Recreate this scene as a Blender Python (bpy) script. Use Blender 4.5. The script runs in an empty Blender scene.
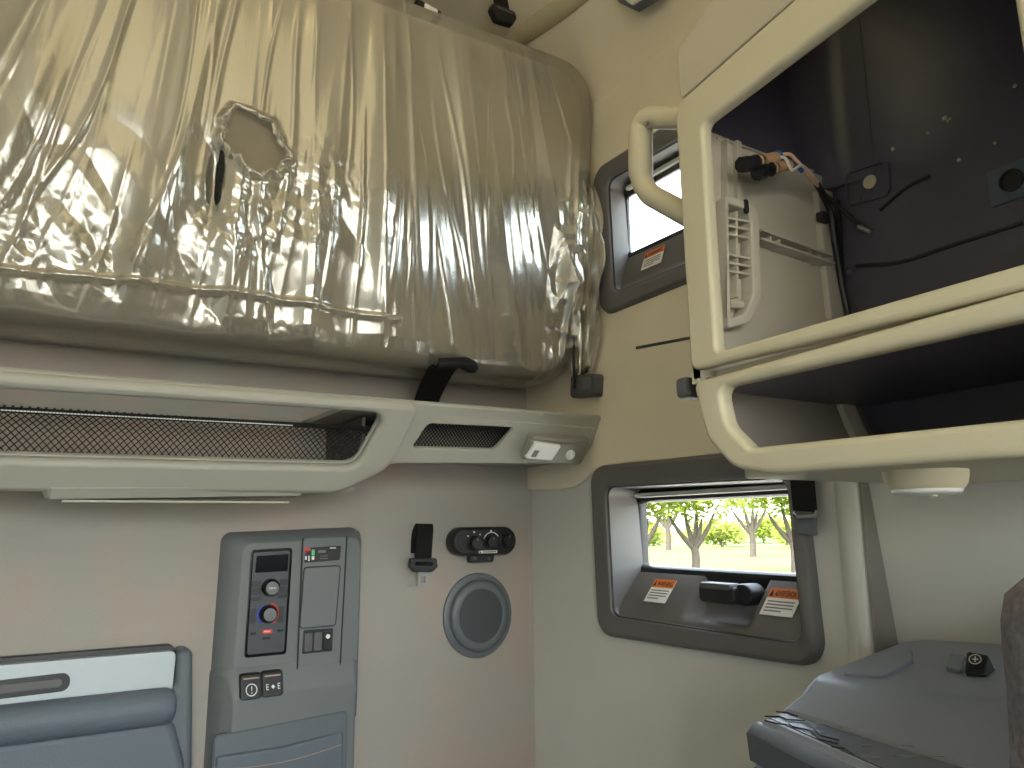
import bpy, bmesh, math, random
import numpy as np
from mathutils import Vector, Matrix, noise as mnoise

# ------------------------------------------------------------------ camera
scene = bpy.context.scene
COL = scene.collection
YAW, PITCH, ROLL, FPX = math.radians(31.7275), math.radians(10.511), math.radians(-0.6308), 767.25
CAM = Vector((0, 0, 1.3))
cF = Vector((math.sin(YAW)*math.cos(PITCH), math.cos(YAW)*math.cos(PITCH), math.sin(PITCH)))
cR = Vector((math.cos(YAW), -math.sin(YAW), 0))
cU = cR.cross(cF)
cR, cU = math.cos(ROLL)*cR + math.sin(ROLL)*cU, -math.sin(ROLL)*cR + math.cos(ROLL)*cU
cam_data = bpy.data.cameras.new('camera')
cam = bpy.data.objects.new('camera', cam_data); COL.objects.link(cam)
cam_data.sensor_width = 36; cam_data.lens = FPX/1024*36; cam_data.clip_start = 0.02; cam_data.clip_end = 500
mw = Matrix((cR, cU, -cF)).transposed().to_4x4(); mw.translation = CAM
cam.matrix_world = mw
scene.camera = cam

# ------------------------------------------------------------------ world, sun, daylight, exposure
scene.view_settings.view_transform = 'Standard'
scene.view_settings.look = 'None'
scene.view_settings.gamma = 1.0
scene.view_settings.use_curve_mapping = False
scene.view_settings.exposure = -0.40
world = bpy.data.worlds.new('world'); scene.world = world; world.use_nodes = True
wn = world.node_tree.nodes; wl = world.node_tree.links; wn.clear()
sky = wn.new('ShaderNodeTexSky'); sky.sky_type = 'NISHITA'; sky.sun_disc = False
sky.sun_elevation = math.radians(52); sky.sun_rotation = math.radians(235); sky.dust_density = 2.5; sky.air_density = 1.0
bgn = wn.new('ShaderNodeBackground'); bgn.inputs['Strength'].default_value = 3.9
wo = wn.new('ShaderNodeOutputWorld')
hs = wn.new('ShaderNodeHueSaturation'); hs.inputs['Saturation'].default_value = .42
wl.new(sky.outputs[0], hs.inputs['Color']); wl.new(hs.outputs[0], bgn.inputs[0]); wl.new(bgn.outputs[0], wo.inputs[0])
sun_d = bpy.data.lights.new('sun', 'SUN'); sun_d.energy = 16.0; sun_d.angle = math.radians(0.6); sun_d.color = (1, .95, .84)
sun = bpy.data.objects.new('sun', sun_d); COL.objects.link(sun)
sun.rotation_euler = Vector((0.55, -0.12, -0.80)).to_track_quat('-Z', 'Y').to_euler()

def portal(name, loc, direction, sx, sy):
    d = bpy.data.lights.new(name, 'AREA'); d.shape = 'RECTANGLE'; d.size = sx; d.size_y = sy
    d.cycles.is_portal = True
    o = bpy.data.objects.new(name, d); COL.objects.link(o); o.location = loc
    o.rotation_euler = Vector(direction).to_track_quat('-Z', 'Z' if abs(direction[2]) < .9 else 'Y').to_euler()
portal('windshield_daylight', (0, -1.73, 1.44), (0, 1, 0), 2.06, 1.18)
portal('right_door_daylight', (1.26, -.54, 1.32), (-1, 0, 0), 1.58, .76)

# ------------------------------------------------------------------ helpers
XS, YR = 1.12, 1.7222
random.seed(7)
rng = np.random.RandomState(5)

def ray(px, py): return cF + (px-512)/FPX*cR - (py-384)/FPX*cU
def onX(px, py, x): d = ray(px, py); return CAM + d*((x-CAM.x)/d.x)
def onY(px, py, y): d = ray(px, py); return CAM + d*((y-CAM.y)/d.y)
def rear(w0=0.0):
    return lambda u, v, w=0.0: Vector((u, YR-w0-w, v))
def side(x=XS):
    return lambda u, v, w=0.0: Vector((x-w, -u, v))
def ruv(px, py, w=0.0): p = onY(px, py, YR-w); return (p.x, p.z)
def suv(px, py, x=XS): p = onX(px, py, x); return (-p.y, p.z)

def lin(r, g, b):
    f = lambda c: (c/255/12.92) if c/255 <= .04045 else ((c/255+.055)/1.055)**2.4
    return (f(r), f(g), f(b), 1)

def mat(name, col, rough=.5, spec=.5, metal=0, bump=0, bscale=300, var=0, vscale=6, stretch=None, coat=0, emit=None, estr=0, col2=None):
    m = bpy.data.materials.new(name); m.use_nodes = True
    nt = m.node_tree; b = nt.nodes['Principled BSDF']
    b.inputs['Base Color'].default_value = col; b.inputs['Roughness'].default_value = rough
    b.inputs['Specular IOR Level'].default_value = spec; b.inputs['Metallic'].default_value = metal
    b.inputs['Coat Weight'].default_value = coat
    if emit: b.inputs['Emission Color'].default_value = emit; b.inputs['Emission Strength'].default_value = estr
    tc = nt.nodes.new('ShaderNodeTexCoord'); mp = nt.nodes.new('ShaderNodeMapping')
    nt.links.new(tc.outputs['Object'], mp.inputs[0])
    if stretch: mp.inputs['Scale'].default_value = stretch
    if bump:
        n = nt.nodes.new('ShaderNodeTexNoise'); n.inputs['Scale'].default_value = bscale; n.inputs['Detail'].default_value = 3
        bp = nt.nodes.new('ShaderNodeBump'); bp.inputs['Strength'].default_value = bump; bp.inputs['Distance'].default_value = .002
        nt.links.new(mp.outputs[0], n.inputs['Vector']); nt.links.new(n.outputs[0], bp.inputs['Height'])
        nt.links.new(bp.outputs[0], b.inputs['Normal'])
    if var or col2:
        n2 = nt.nodes.new('ShaderNodeTexNoise'); n2.inputs['Scale'].default_value = vscale; n2.inputs['Detail'].default_value = 5
        nt.links.new(mp.outputs[0], n2.inputs['Vector'])
        rp = nt.nodes.new('ShaderNodeValToRGB'); rp.color_ramp.elements[0].position = .32; rp.color_ramp.elements[1].position = .7
        c2 = col2 or tuple(min(1, c*(1+var)) for c in col[:3]) + (1,)
        rp.color_ramp.elements[0].color = tuple(c*(1-var) for c in col[:3]) + (1,); rp.color_ramp.elements[1].color = c2
        nt.links.new(n2.outputs[0], rp.inputs[0]); nt.links.new(rp.outputs[0], b.inputs['Base Color'])
    return m

WL = {}
def empty(name, loc, label, cat, group=None):
    o = bpy.data.objects.new(name, None); COL.objects.link(o); o.location = loc; o.empty_display_size = .05
    WL[o] = Vector(loc)
    tag(o, label, cat, group); return o
def tag(o, label=None, cat=None, group=None, kind=None):
    if label: o['label'] = label
    if cat: o['category'] = cat
    if group: o['group'] = group
    if kind: o['kind'] = kind
    return o

def link_mesh(name, me, m, parent=None, label=None):
    n = len(me.vertices); co = np.empty(n*3); me.vertices.foreach_get('co', co); co = co.reshape(-1, 3)
    c = Vector(((co[:, 0].min()+co[:, 0].max())/2, (co[:, 1].min()+co[:, 1].max())/2, co[:, 2].min()))
    me.transform(Matrix.Translation(-c))
    me.materials.clear(); me.materials.append(m)
    o = bpy.data.objects.new(name, me); COL.objects.link(o); WL[o] = c
    if parent is not None: o.parent = parent; o.location = c-WL[parent]
    else: o.location = c
    if label: o['label'] = label
    return o
def fin(name, bm, m, parent=None, ang=35, label=None, weld=True, recalc=True, wn_=True):
    if weld: bmesh.ops.remove_doubles(bm, verts=bm.verts, dist=1e-6)
    if recalc: bmesh.ops.recalc_face_normals(bm, faces=bm.faces)
    me = bpy.data.meshes.new(name); bm.to_mesh(me); bm.free()
    me.polygons.foreach_set('use_smooth', [True]*len(me.polygons))
    me.set_sharp_from_angle(angle=math.radians(ang))
    o = link_mesh(name, me, m, parent, label)
    if wn_: 
        md = o.modifiers.new('weighted_normals', 'WEIGHTED_NORMAL'); md.mode = 'FACE_AREA'; md.keep_sharp = True; md.weight = 60
    return o

def area2(p): return sum(p[i][0]*p[(i+1) % len(p)][1]-p[(i+1) % len(p)][0]*p[i][1] for i in range(len(p)))
def ccw(p): return list(p) if area2(p) > 0 else list(reversed(p))
def inset(pts, d):
    pts = ccw(pts); n = len(pts); out = []
    for i in range(n):
        a, b, c = Vector(pts[i-1]), Vector(pts[i]), Vector(pts[(i+1) % n])
        e1 = (b-a).normalized(); e2 = (c-b).normalized()
        n1 = Vector((-e1.y, e1.x)); n2 = Vector((-e2.y, e2.x))
        k = 1+n1.dot(n2); s = (n1+n2)/max(k, .25)
        q = b+s*d; out.append((q.x, q.y))
    return out
def rpoly(pts, r, n=6):
    pts = ccw(pts); N = len(pts); out = []
    rs = r if isinstance(r, (list, tuple)) else [r]*N
    for i in range(N):
        a, b, c = Vector(pts[i-1]), Vector(pts[i]), Vector(pts[(i+1) % N])
        d1 = (a-b); d2 = (c-b); l1, l2 = d1.length, d2.length; d1.normalize(); d2.normalize()
        ang = math.acos(max(-1, min(1, d1.dot(d2))))
        if abs(ang-math.pi) < 1e-3: out += [(b.x, b.y)]*(n+1); continue
        rr = max(rs[i], 1e-5); t = rr/math.tan(ang/2)
        tm = min(l1, l2)*.49
        if t > tm: t = tm; rr = t*math.tan(ang/2)
        ctr = b+(d1+d2).normalized()*(rr/math.sin(ang/2))
        p1 = b+d1*t; p2 = b+d2*t; v1 = p1-ctr; v2 = p2-ctr
        a1 = math.atan2(v1.y, v1.x); da = math.atan2(v1.x*v2.y-v1.y*v2.x, v1.dot(v2))
        for k in range(n+1):
            th = a1+da*k/n; out.append((ctr.x+rr*math.cos(th), ctr.y+rr*math.sin(th)))
    return out
def rrect(u0, v0, u1, v1): return [(u0, v0), (u1, v0), (u1, v1), (u0, v1)]
def circ(u, v, r, n=40, ry=None): return [(u+r*math.cos(2*math.pi*k/n), v+(ry or r)*math.sin(2*math.pi*k/n)) for k in range(n)]

def loft(bm, rings, cap0=True, cap1=True, closed=False):
    vs = [[bm.verts.new(p) for p in r] for r in rings]
    n = len(rings[0]); L = list(range(len(vs)-1)) + ([len(vs)-1] if closed else [])
    for i in L:
        A, B = vs[i], vs[(i+1) % len(vs)]
        for k in range(n):
            q = [A[k], A[(k+1) % n], B[(k+1) % n], B[k]]
            try: bm.faces.new(q)
            except ValueError: pass
    if not closed:
        if cap0: bm.faces.new(list(reversed(vs[0])))
        if cap1: bm.faces.new(vs[-1])
    return bm
def ringmap(M, poly, w): return [M(u, v, w) for u, v in poly]
def slab(bm, M, pts, r, w0, w1, b=.002, n=6):
    """rounded plate between depths w0 and w1 with a softened front rim"""
    R = lambda d: rpoly(inset(pts, d), (max(r-d, 1e-4) if not isinstance(r, (list, tuple)) else [max(x-d, 1e-4) for x in r]), n)
    loft(bm, [ringmap(M, R(0), w0), ringmap(M, R(0), w1-b), ringmap(M, R(b*.3), w1-b*.3), ringmap(M, R(b), w1)])
    return bm
def cyl(bm, M, u, v, r, w0, w1, b=.001, n=32, r1=None, ry=1.0):
    r1 = r if r1 is None else r1
    loft(bm, [ringmap(M, circ(u, v, r, n, r*ry), w0), ringmap(M, circ(u, v, r1, n, r1*ry), w1-b), ringmap(M, circ(u, v, r1-b*.3, n, (r1-b*.3)*ry), w1-b*.3), ringmap(M, circ(u, v, r1-b, n, (r1-b)*ry), w1)])
    return bm
def lathe(bm, M, u, v, prof, n=48, cap0=True, cap1=True):
    loft(bm, [ringmap(M, circ(u, v, max(r, 1e-4), n), w) for r, w in prof], cap0, cap1); return bm
def frame(bm, M, outer, inner, ro, ri, steps, n=6):
    """ring-shaped moulding; steps = list of ('o'|'i', inset, w), a closed section"""
    rings = []
    for which, d, w in steps:
        if which == 'o': rings.append(ringmap(M, rpoly(inset(outer, d), max(ro-d, 1e-3), n), w))
        else: rings.append(ringmap(M, rpoly(inset(inner, -d), max(ri+d, 1e-3), n), w))
    loft(bm, rings, closed=True); return bm
def tube(bm, pts, r, n=10, cap=True):
    pts = [Vector(p) for p in pts]; rs = r if isinstance(r, (list, tuple)) else [r]*len(pts)
    rings = []; up = None
    for i, p in enumerate(pts):
        t = (pts[min(i+1, len(pts)-1)]-pts[max(i-1, 0)]).normalized()
        if up is None: up = t.orthogonal().normalized()
        up = (up-t*up.dot(t)).normalized(); s = t.cross(up)
        rings.append([p+rs[i]*(math.cos(2*math.pi*k/n)*up+math.sin(2*math.pi*k/n)*s) for k in range(n)])
    loft(bm, rings, cap, cap); return bm
def smoothpath(pts, n=8):
    pts = [Vector(p) for p in pts]; out = []
    P = [pts[0]*2-pts[1]]+pts+[pts[-1]*2-pts[-2]]
    for i in range(1, len(P)-2):
        for k in range(n):
            t = k/n; a, b, c, d = P[i-1], P[i], P[i+1], P[i+2]
            out.append(.5*((2*b)+(c-a)*t+(2*a-5*b+4*c-d)*t*t+(3*b-a-3*c+d)*t**3))
    out.append(pts[-1]); return out
def roundpath(pts, r, n=6):
    pts = [Vector(p) for p in pts]; out = [pts[0]]
    for i in range(1, len(pts)-1):
        a, b, c = pts[i-1], pts[i], pts[i+1]
        p1 = b+(a-b).normalized()*r; p2 = b+(c-b).normalized()*r
        for k in range(n+1):
            t = k/n; out.append((1-t)**2*p1+2*t*(1-t)*b+t*t*p2)
    out.append(pts[-1]); return out
def ribbon(bm, pts, width_dir, wd, th, nrm=None):
    """flat strap following pts, wd wide along width_dir, th thick"""
    pts = [Vector(p) for p in pts]; rings = []
    for i, p in enumerate(pts):
        t = (pts[min(i+1, len(pts)-1)]-pts[max(i-1, 0)]).normalized()
        s = Vector(width_dir); s = (s-t*s.dot(t)).normalized(); k = t.cross(s)
        a, b = s*wd/2, k*th/2
        rings.append([p-a-b, p+a-b, p+a+b, p-a+b])
    loft(bm, rings); return bm
def box(bm, lo, hi):
    x0, y0, z0 = lo; x1, y1, z1 = hi
    loft(bm, [[(x0, y0, z), (x1, y0, z), (x1, y1, z), (x0, y1, z)] for z in (z0, z1)]); return bm

def curve_mesh(cu):
    o = bpy.data.objects.new('tmp', cu); COL.objects.link(o)
    dg = bpy.context.evaluated_depsgraph_get()
    me = bpy.data.meshes.new_from_object(o.evaluated_get(dg))
    bpy.data.objects.remove(o); bpy.data.curves.remove(cu)
    return me
def remap(me, M, wc=0.0):
    for v in me.vertices: v.co = M(v.co.x, v.co.y, wc+v.co.z)
    return me
def panel(name, M, outer, holes, w0, w1, m, parent=None, b=.003, ang=35, label=None):
    """flat plate with holes and rounded rims, between depths w0..w1"""
    cu = bpy.data.curves.new('tmp', 'CURVE'); cu.dimensions = '2D'; cu.fill_mode = 'BOTH'
    for p in [ccw(outer)]+[list(reversed(ccw(h))) for h in holes]:
        s = cu.splines.new('POLY'); s.points.add(len(p)-1)
        for q, (u, v) in zip(s.points, p): q.co = (u, v, 0, 1)
        s.use_cyclic_u = True
    cu.extrude = (w1-w0)/2-b; cu.bevel_depth = b; cu.bevel_resolution = 2; cu.offset = -b
    me = remap(curve_mesh(cu), M, (w0+w1)/2)
    bm = bmesh.new(); bm.from_mesh(me); bpy.data.meshes.remove(me)
    return fin(name, bm, m, parent, ang, label)
def text(name, s, M, u, v, size, m, parent, w=0.0, align='LEFT', sx=1.0, th=.0002, sh=0):
    cu = bpy.data.curves.new('tmp', 'FONT'); cu.body = s; cu.size = size; cu.align_x = align; cu.extrude = th; cu.shear = sh
    me = curve_mesh(cu)
    remap(me, lambda x, y, z: M(u+x*sx, v+y, z), w)
    bm = bmesh.new(); bm.from_mesh(me); bpy.data.meshes.remove(me)
    return fin(name, bm, m, parent)

# ------------------------------------------------------------------ materials
M_headliner = mat('headliner_fabric', lin(224, 213, 190), .9, .2, bump=.25, bscale=420, var=.03)
M_side = mat('side_wall_vinyl', lin(204, 202, 194), .75, .3, bump=.2, bscale=500, var=.02)
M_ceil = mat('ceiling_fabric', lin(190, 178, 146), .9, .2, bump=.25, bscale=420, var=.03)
M_floor = mat('floor_rubber', lin(62, 62, 64), .8, .3, bump=.3, bscale=120)
M_shelf = mat('shelf_plastic', lin(160, 158, 148), .5, .4, bump=.12, bscale=700)
M_cab = mat('cabinet_plastic', lin(190, 182, 156), .5, .4, bump=.12, bscale=700)
M_cabin = mat('cabinet_inner_plastic', lin(186, 178, 162), .55, .4, bump=.12, bscale=600)
M_hatch = mat('hatch_panel', lin(178, 170, 152), .65, .3, bump=.15, bscale=500)
M_black = mat('black_plastic', lin(30, 30, 32), .45, .5, bump=.1, bscale=600)
M_gloss = mat('gloss_black', lin(18, 18, 20), .15, .5)
M_charc = mat('charcoal_plastic', lin(88, 87, 88), .5, .45, bump=.15, bscale=600)
M_bezel = mat('bezel_plastic', lin(100, 97, 95), .5, .45, bump=.15, bscale=600)
M_frame = mat('window_frame_black', lin(34, 34, 36), .4, .5)
M_cons = mat('console_plastic', lin(106, 109, 110), .5, .45, bump=.12, bscale=650)
M_consdk = mat('console_inset', lin(84, 87, 92), .45, .5, bump=.1, bscale=650)
M_grey = mat('grey_plastic', lin(96, 102, 108), .5, .45, bump=.1, bscale=650)
M_leath = mat('grey_leatherette', lin(94, 102, 110), .55, .4, bump=.35, bscale=260)
M_white = mat('white_panel', lin(180, 188, 194), .35, .5)
M_ink = mat('white_ink', lin(228, 228, 224), .5, .4)
M_paper = mat('white_sticker', lin(232, 230, 224), .5, .4)
M_orange = mat('orange_sticker', lin(214, 116, 48), .5, .4)
M_textdk = mat('dark_print', lin(40, 30, 26), .6, .3)
M_textgy = mat('grey_print', lin(120, 118, 116), .6, .3)
M_web = mat('black_webbing', lin(24, 23, 24), .8, .3, bump=.5, bscale=300, stretch=(1, 1, 5))
M_metal = mat('brushed_metal', lin(170, 170, 172), .3, .5, metal=1)
M_dkpaint = mat('dark_painted_metal', lin(86, 83, 97), .33, .5, bump=.05, bscale=14, var=.12, vscale=5)
M_seam = mat('dark_sealant', lin(38, 36, 40), .4, .5)
M_tan = mat('tan_connector', lin(190, 150, 110), .5, .4)
M_wireo = mat('orange_wire', lin(226, 180, 150), .5, .4)
M_wirew = mat('pale_wire', lin(222, 212, 196), .5, .4)
M_wireb = mat('blue_tape', lin(54, 96, 158), .5, .4)
M_beige = mat('beige_disc', lin(198, 186, 158), .6, .4)
M_plate = mat('slate_plate', lin(92, 100, 116), .5, .4)
M_red = mat('red_print', lin(206, 66, 58), .5, .4)
M_green = mat('green_print', lin(104, 196, 130), .5, .4)
M_blue = mat('blue_print', lin(66, 84, 190), .5, .4)
M_screen = mat('dark_screen', lin(22, 24, 28), .12, .6)
M_lens = mat('lamp_lens', lin(232, 232, 228), .25, .5)
M_net = mat('black_net', lin(26, 23, 22), .8, .3)
M_hem = mat('net_hem', lin(20, 18, 18), .8, .3)
M_stitch = mat('tan_stitching', lin(176, 150, 128), .7, .3)
M_mattress = mat('mattress_cover', lin(136, 128, 110), .9, .2, bump=.3, bscale=350, var=.04)
M_seatf = mat('seat_knit', lin(112, 108, 114), .95, .15, bump=.8, bscale=160, var=.25, vscale=130)
M_unit = mat('unit_plastic', lin(142, 149, 168), .42, .5, bump=.1, bscale=700)
M_unit2 = mat('unit_tray_plastic', lin(104, 112, 130), .24, .5, bump=.05, bscale=700)
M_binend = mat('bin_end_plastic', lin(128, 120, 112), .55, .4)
M_fasc = mat('unit_fascia_plastic', lin(74, 77, 86), .4, .5)
M_hous = mat('lamp_housing_plastic', lin(140, 137, 128), .4, .5)
M_btn = mat('button_plastic', lin(44, 45, 48), .4, .5)
M_seamdk = mat('panel_gap', lin(52, 54, 56), .7, .3)
M_grille = mat('speaker_grille', lin(78, 82, 85), .7, .4, bump=.9, bscale=900)
M_speak = mat('speaker_ring', lin(98, 103, 107), .4, .5)
M_outer = mat('cab_skin', lin(120, 118, 116), .5, .4)

def rear_fabric():
    m = mat('rear_wall_fabric', lin(176, 162, 150), .92, .2)
    nt = m.node_tree; b = nt.nodes['Principled BSDF']
    tc = nt.nodes.new('ShaderNodeTexCoord')
    mp = nt.nodes.new('ShaderNodeMapping'); mp.inputs['Scale'].default_value = (330, 330, 420)
    n = nt.nodes.new('ShaderNodeTexNoise'); n.inputs['Scale'].default_value = 1; n.inputs['Detail'].default_value = 2
    nt.links.new(tc.outputs['Object'], mp.inputs[0]); nt.links.new(mp.outputs[0], n.inputs['Vector'])
    bp = nt.nodes.new('ShaderNodeBump'); bp.inputs['Strength'].default_value = .35; bp.inputs['Distance'].default_value = .002
    nt.links.new(n.outputs[0], bp.inputs['Height']); nt.links.new(bp.outputs[0], b.inputs['Normal'])
    n2 = nt.nodes.new('ShaderNodeTexNoise'); n2.inputs['Scale'].default_value = 5; n2.inputs['Detail'].default_value = 2
    nt.links.new(tc.outputs['Object'], n2.inputs['Vector'])
    r = nt.nodes.new('ShaderNodeValToRGB'); r.color_ramp.elements[0].position = .35; r.color_ramp.elements[1].position = .68
    r.color_ramp.elements[0].color = lin(164, 160, 153); r.color_ramp.elements[1].color = lin(172, 159, 149)
    nt.links.new(n2.outputs[0], r.inputs[0])
    mx = nt.nodes.new('ShaderNodeMixRGB'); mx.blend_type = 'MULTIPLY'; mx.inputs[0].default_value = .12
    nt.links.new(r.outputs[0], mx.inputs[1]); nt.links.new(n.outputs[0], mx.inputs[2]); nt.links.new(mx.outputs[0], b.inputs['Base Color'])
    return m
M_rear = rear_fabric()

def thin_glass():
    m = bpy.data.materials.new('window_glass'); m.use_nodes = True; nt = m.node_tree; nt.nodes.clear()
    o = nt.nodes.new('ShaderNodeOutputMaterial'); mx = nt.nodes.new('ShaderNodeMixShader')
    t = nt.nodes.new('ShaderNodeBsdfTransparent'); t.inputs[0].default_value = (.93, .95, .93, 1)
    g = nt.nodes.new('ShaderNodeBsdfGlossy'); g.inputs['Roughness'].default_value = .02
    f = nt.nodes.new('ShaderNodeLayerWeight'); f.inputs[0].default_value = .5
    pw = nt.nodes.new('ShaderNodeMath'); pw.operation = 'POWER'; pw.inputs[1].default_value = 5.0
    mr = nt.nodes.new('ShaderNodeMapRange'); mr.inputs[3].default_value = .03; mr.inputs[4].default_value = .8
    nt.links.new(f.outputs['Facing'], pw.inputs[0]); nt.links.new(pw.outputs[0], mr.inputs[0])
    nt.links.new(mr.outputs[0], mx.inputs[0]); nt.links.new(t.outputs[0], mx.inputs[1]); nt.links.new(g.outputs[0], mx.inputs[2])
    nt.links.new(mx.outputs[0], o.inputs[0]); return m
M_glass = thin_glass()
def film_mat():
    m = bpy.data.materials.new('clear_plastic_film'); m.use_nodes = True; nt = m.node_tree; nt.nodes.clear()
    o = nt.nodes.new('ShaderNodeOutputMaterial')
    t = nt.nodes.new('ShaderNodeBsdfTransparent'); t.inputs[0].default_value = (.96, .95, .92, 1)
    g = nt.nodes.new('ShaderNodeBsdfGlossy'); g.inputs['Roughness'].default_value = .22; g.inputs['Color'].default_value = (1, .98, .93, 1)
    d = nt.nodes.new('ShaderNodeBsdfDiffuse'); d.inputs[0].default_value = lin(205, 198, 180)
    tl = nt.nodes.new('ShaderNodeMixShader'); tl.inputs[0].default_value = .20
    nt.links.new(t.outputs[0], tl.inputs[1]); nt.links.new(d.outputs[0], tl.inputs[2])
    lw = nt.nodes.new('ShaderNodeLayerWeight'); lw.inputs[0].default_value = .35
    mr = nt.nodes.new('ShaderNodeMapRange'); mr.inputs[1].default_value = 0; mr.inputs[2].default_value = 1; mr.inputs[3].default_value = .24; mr.inputs[4].default_value = .8
    nt.links.new(lw.outputs['Fresnel'], mr.inputs[0])
    mx = nt.nodes.new('ShaderNodeMixShader'); nt.links.new(mr.outputs[0], mx.inputs[0])
    nt.links.new(tl.outputs[0], mx.inputs[1]); nt.links.new(g.outputs[0], mx.inputs[2]); nt.links.new(mx.outputs[0], o.inputs[0])
    tc = nt.nodes.new('ShaderNodeTexCoord'); n = nt.nodes.new('ShaderNodeTexNoise'); n.inputs['Scale'].default_value = 45; n.inputs['Detail'].default_value = 4
    mp = nt.nodes.new('ShaderNodeMapping'); mp.inputs['Scale'].default_value = (2.2, 1, .4)
    nt.links.new(tc.outputs['Object'], mp.inputs[0]); nt.links.new(mp.outputs[0], n.inputs['Vector'])
    bp = nt.nodes.new('ShaderNodeBump'); bp.inputs['Strength'].default_value = .12; bp.inputs['Distance'].default_value = .004
    nt.links.new(n.outputs[0], bp.inputs['Height']); nt.links.new(bp.outputs[0], g.inputs['Normal'])
    return m
M_film = film_mat()

# ------------------------------------------------------------------ the setting
RW, SW = rear(), side()
XP = 1.17                                   # panel ahead of the window surround stands further out
bm = bmesh.new(); box(bm, (-1.25, -1.75, -.05), (1.25, 1.82, 0)); tag(fin('floor', bm, M_floor), kind='structure')
tag(panel('wall_rear', RW, rrect(-1.25, 0, 1.25, 2.75), [], -.06, 0, M_rear, b=.001), kind='structure')
# right wall, lower and rear section with the opening for the lower window
WIN1 = dict(y0=1.432, y1=.846, z0=1.062, z1=1.437)
WO = lambda d, dy=0, dz=0: rrect(-(1.432+dy)+d, 1.062+dz+d, -(.846+dy)-d, 1.437+dz-d)
wr_lower = [(-1.7222, 0), (-.757, 0), (-.757, 1.50), (-1.7222, 1.50)]
tag(panel('wall_right', SW, wr_lower, [WO(.03)], -.03, 0, M_side, b=.002), kind='structure')
# upper section: overlaps the lower one, its lower edge is the seam that rises beside the window
seam = [suv(531, 491), suv(562, 490), suv(578, 487), suv(588, 480), suv(597, 471), suv(606, 466), suv(640, 462), suv(740, 456)]
up = [(-.757, seam[-1][1])] + [(-.757, 2.36), (-1.7222, 2.36)] + [(-1.7222, seam[0][1])] + seam[1:]
DY2, DZ2 = -.045, .725
WO2 = lambda d: rrect(-(1.432+DY2)+d, 1.062+DZ2+d, -(.846+DY2)-d, 1.445+DZ2-d)
tag(panel('wall_right_upper', SW, up, [WO2(.03)], 0, .012, M_headliner, b=.004), kind='structure')
# forward panel with the door window opening, and the step between the two
SP = side(XP)
def SPx(z): return 1.172-.15*(max(1.10, min(1.44, z))-1.10)
bm = bmesh.new()
zz = [0, 1.10, 1.44, 2.36]
sec = [(SPx(z), z) for z in zz]+[(SPx(z)+.05, z) for z in reversed(zz)]
loft(bm, [[(x, y, z) for x, z in sec] for y in (.80, .25)])
loft(bm, [[(x, y, z) for x, z in sec] for y in (-1.33, -1.75)])
sec1 = [(SPx(z), z) for z in (0, .95)]+[(SPx(z)+.05, z) for z in (.95, 0)]; sec2 = [(SPx(z), z) for z in (1.70, 2.36)]+[(SPx(z)+.05, z) for z in (2.36, 1.70)]
for sc_ in (sec1, sec2): loft(bm, [[(x, y, z) for x, z in sc_] for y in (.25, -1.33)])
tag(fin('wall_right_forward', bm, M_side), kind='structure')
M_strip = mat('step_strip', lin(128, 122, 114), .7, .3)  # plain darker grey for the strip over the step face
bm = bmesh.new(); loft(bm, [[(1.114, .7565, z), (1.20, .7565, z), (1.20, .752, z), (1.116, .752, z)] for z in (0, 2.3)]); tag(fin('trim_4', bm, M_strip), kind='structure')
bm = bmesh.new()
st = [(XP+.03, .756), (XP+.03, .79), (1.124, .81), (1.114, .80), (1.109, .785), (1.109, .772), (1.113, .762), (1.122, .756)]
loft(bm, [[(x, y, z) for x, y in st] for z in (0, 2.36)]); tag(fin('trim_1', bm, M_side), kind='structure')
# window-side soft edge of the surround
tag(panel('wall_left', lambda u, v, w: Vector((-1.12+w, u, v)), rrect(-1.75, 0, 1.75, 2.36), [], -.06, 0, M_side, b=.001), kind='structure')  # unseen left wall, its door window left out to hold back daylight
tag(panel('wall_front', lambda u, v, w: Vector((u, -1.7-w, v)), rrect(-1.25, 0, 1.25, 2.75), [rrect(-1.03, .85, 1.03, 2.03)], 0, .05, M_headliner, b=.001), kind='structure')
bm = bmesh.new()
def ceil_profile(off):
    P = []
    for k in range(9):
        a = math.pi/2*k/8; P.append((1.108-.30+(.30+off)*math.cos(a), 2.34+(.30+off)*math.sin(a)*.98))
    return P+[(-x, z) for x, z in reversed(P)]
sec = ceil_profile(0)+list(reversed(ceil_profile(.05)))
loft(bm, [[(x, y, z) for x, z in sec] for y in (-1.75, 1.76)]); tag(fin('ceiling', bm, M_headliner), kind='structure')
# roof moulding that runs from above the bunk towards the front
bm = bmesh.new()
tube(bm, smoothpath([(.955, 1.70, 2.585), (.985, 1.60, 2.588), (1.004, 1.45, 2.575), (1.02, 1.2, 2.562), (1.02, .4, 2.555), (1.02, -1.65, 2.555)], 5), .029, 14)
tag(fin('trim_2', bm, M_ceil, ang=80), kind='structure')
bm = bmesh.new(); box(bm, (-1.03, -1.735, .85), (1.03, -1.73, 2.03)); tag(fin('window_3', bm, M_glass), kind='structure')
bm = bmesh.new(); box(bm, (1.155, -1.33, .95), (1.159, .25, 1.70)); tag(fin('window_4', bm, M_glass), kind='structure')

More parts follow.
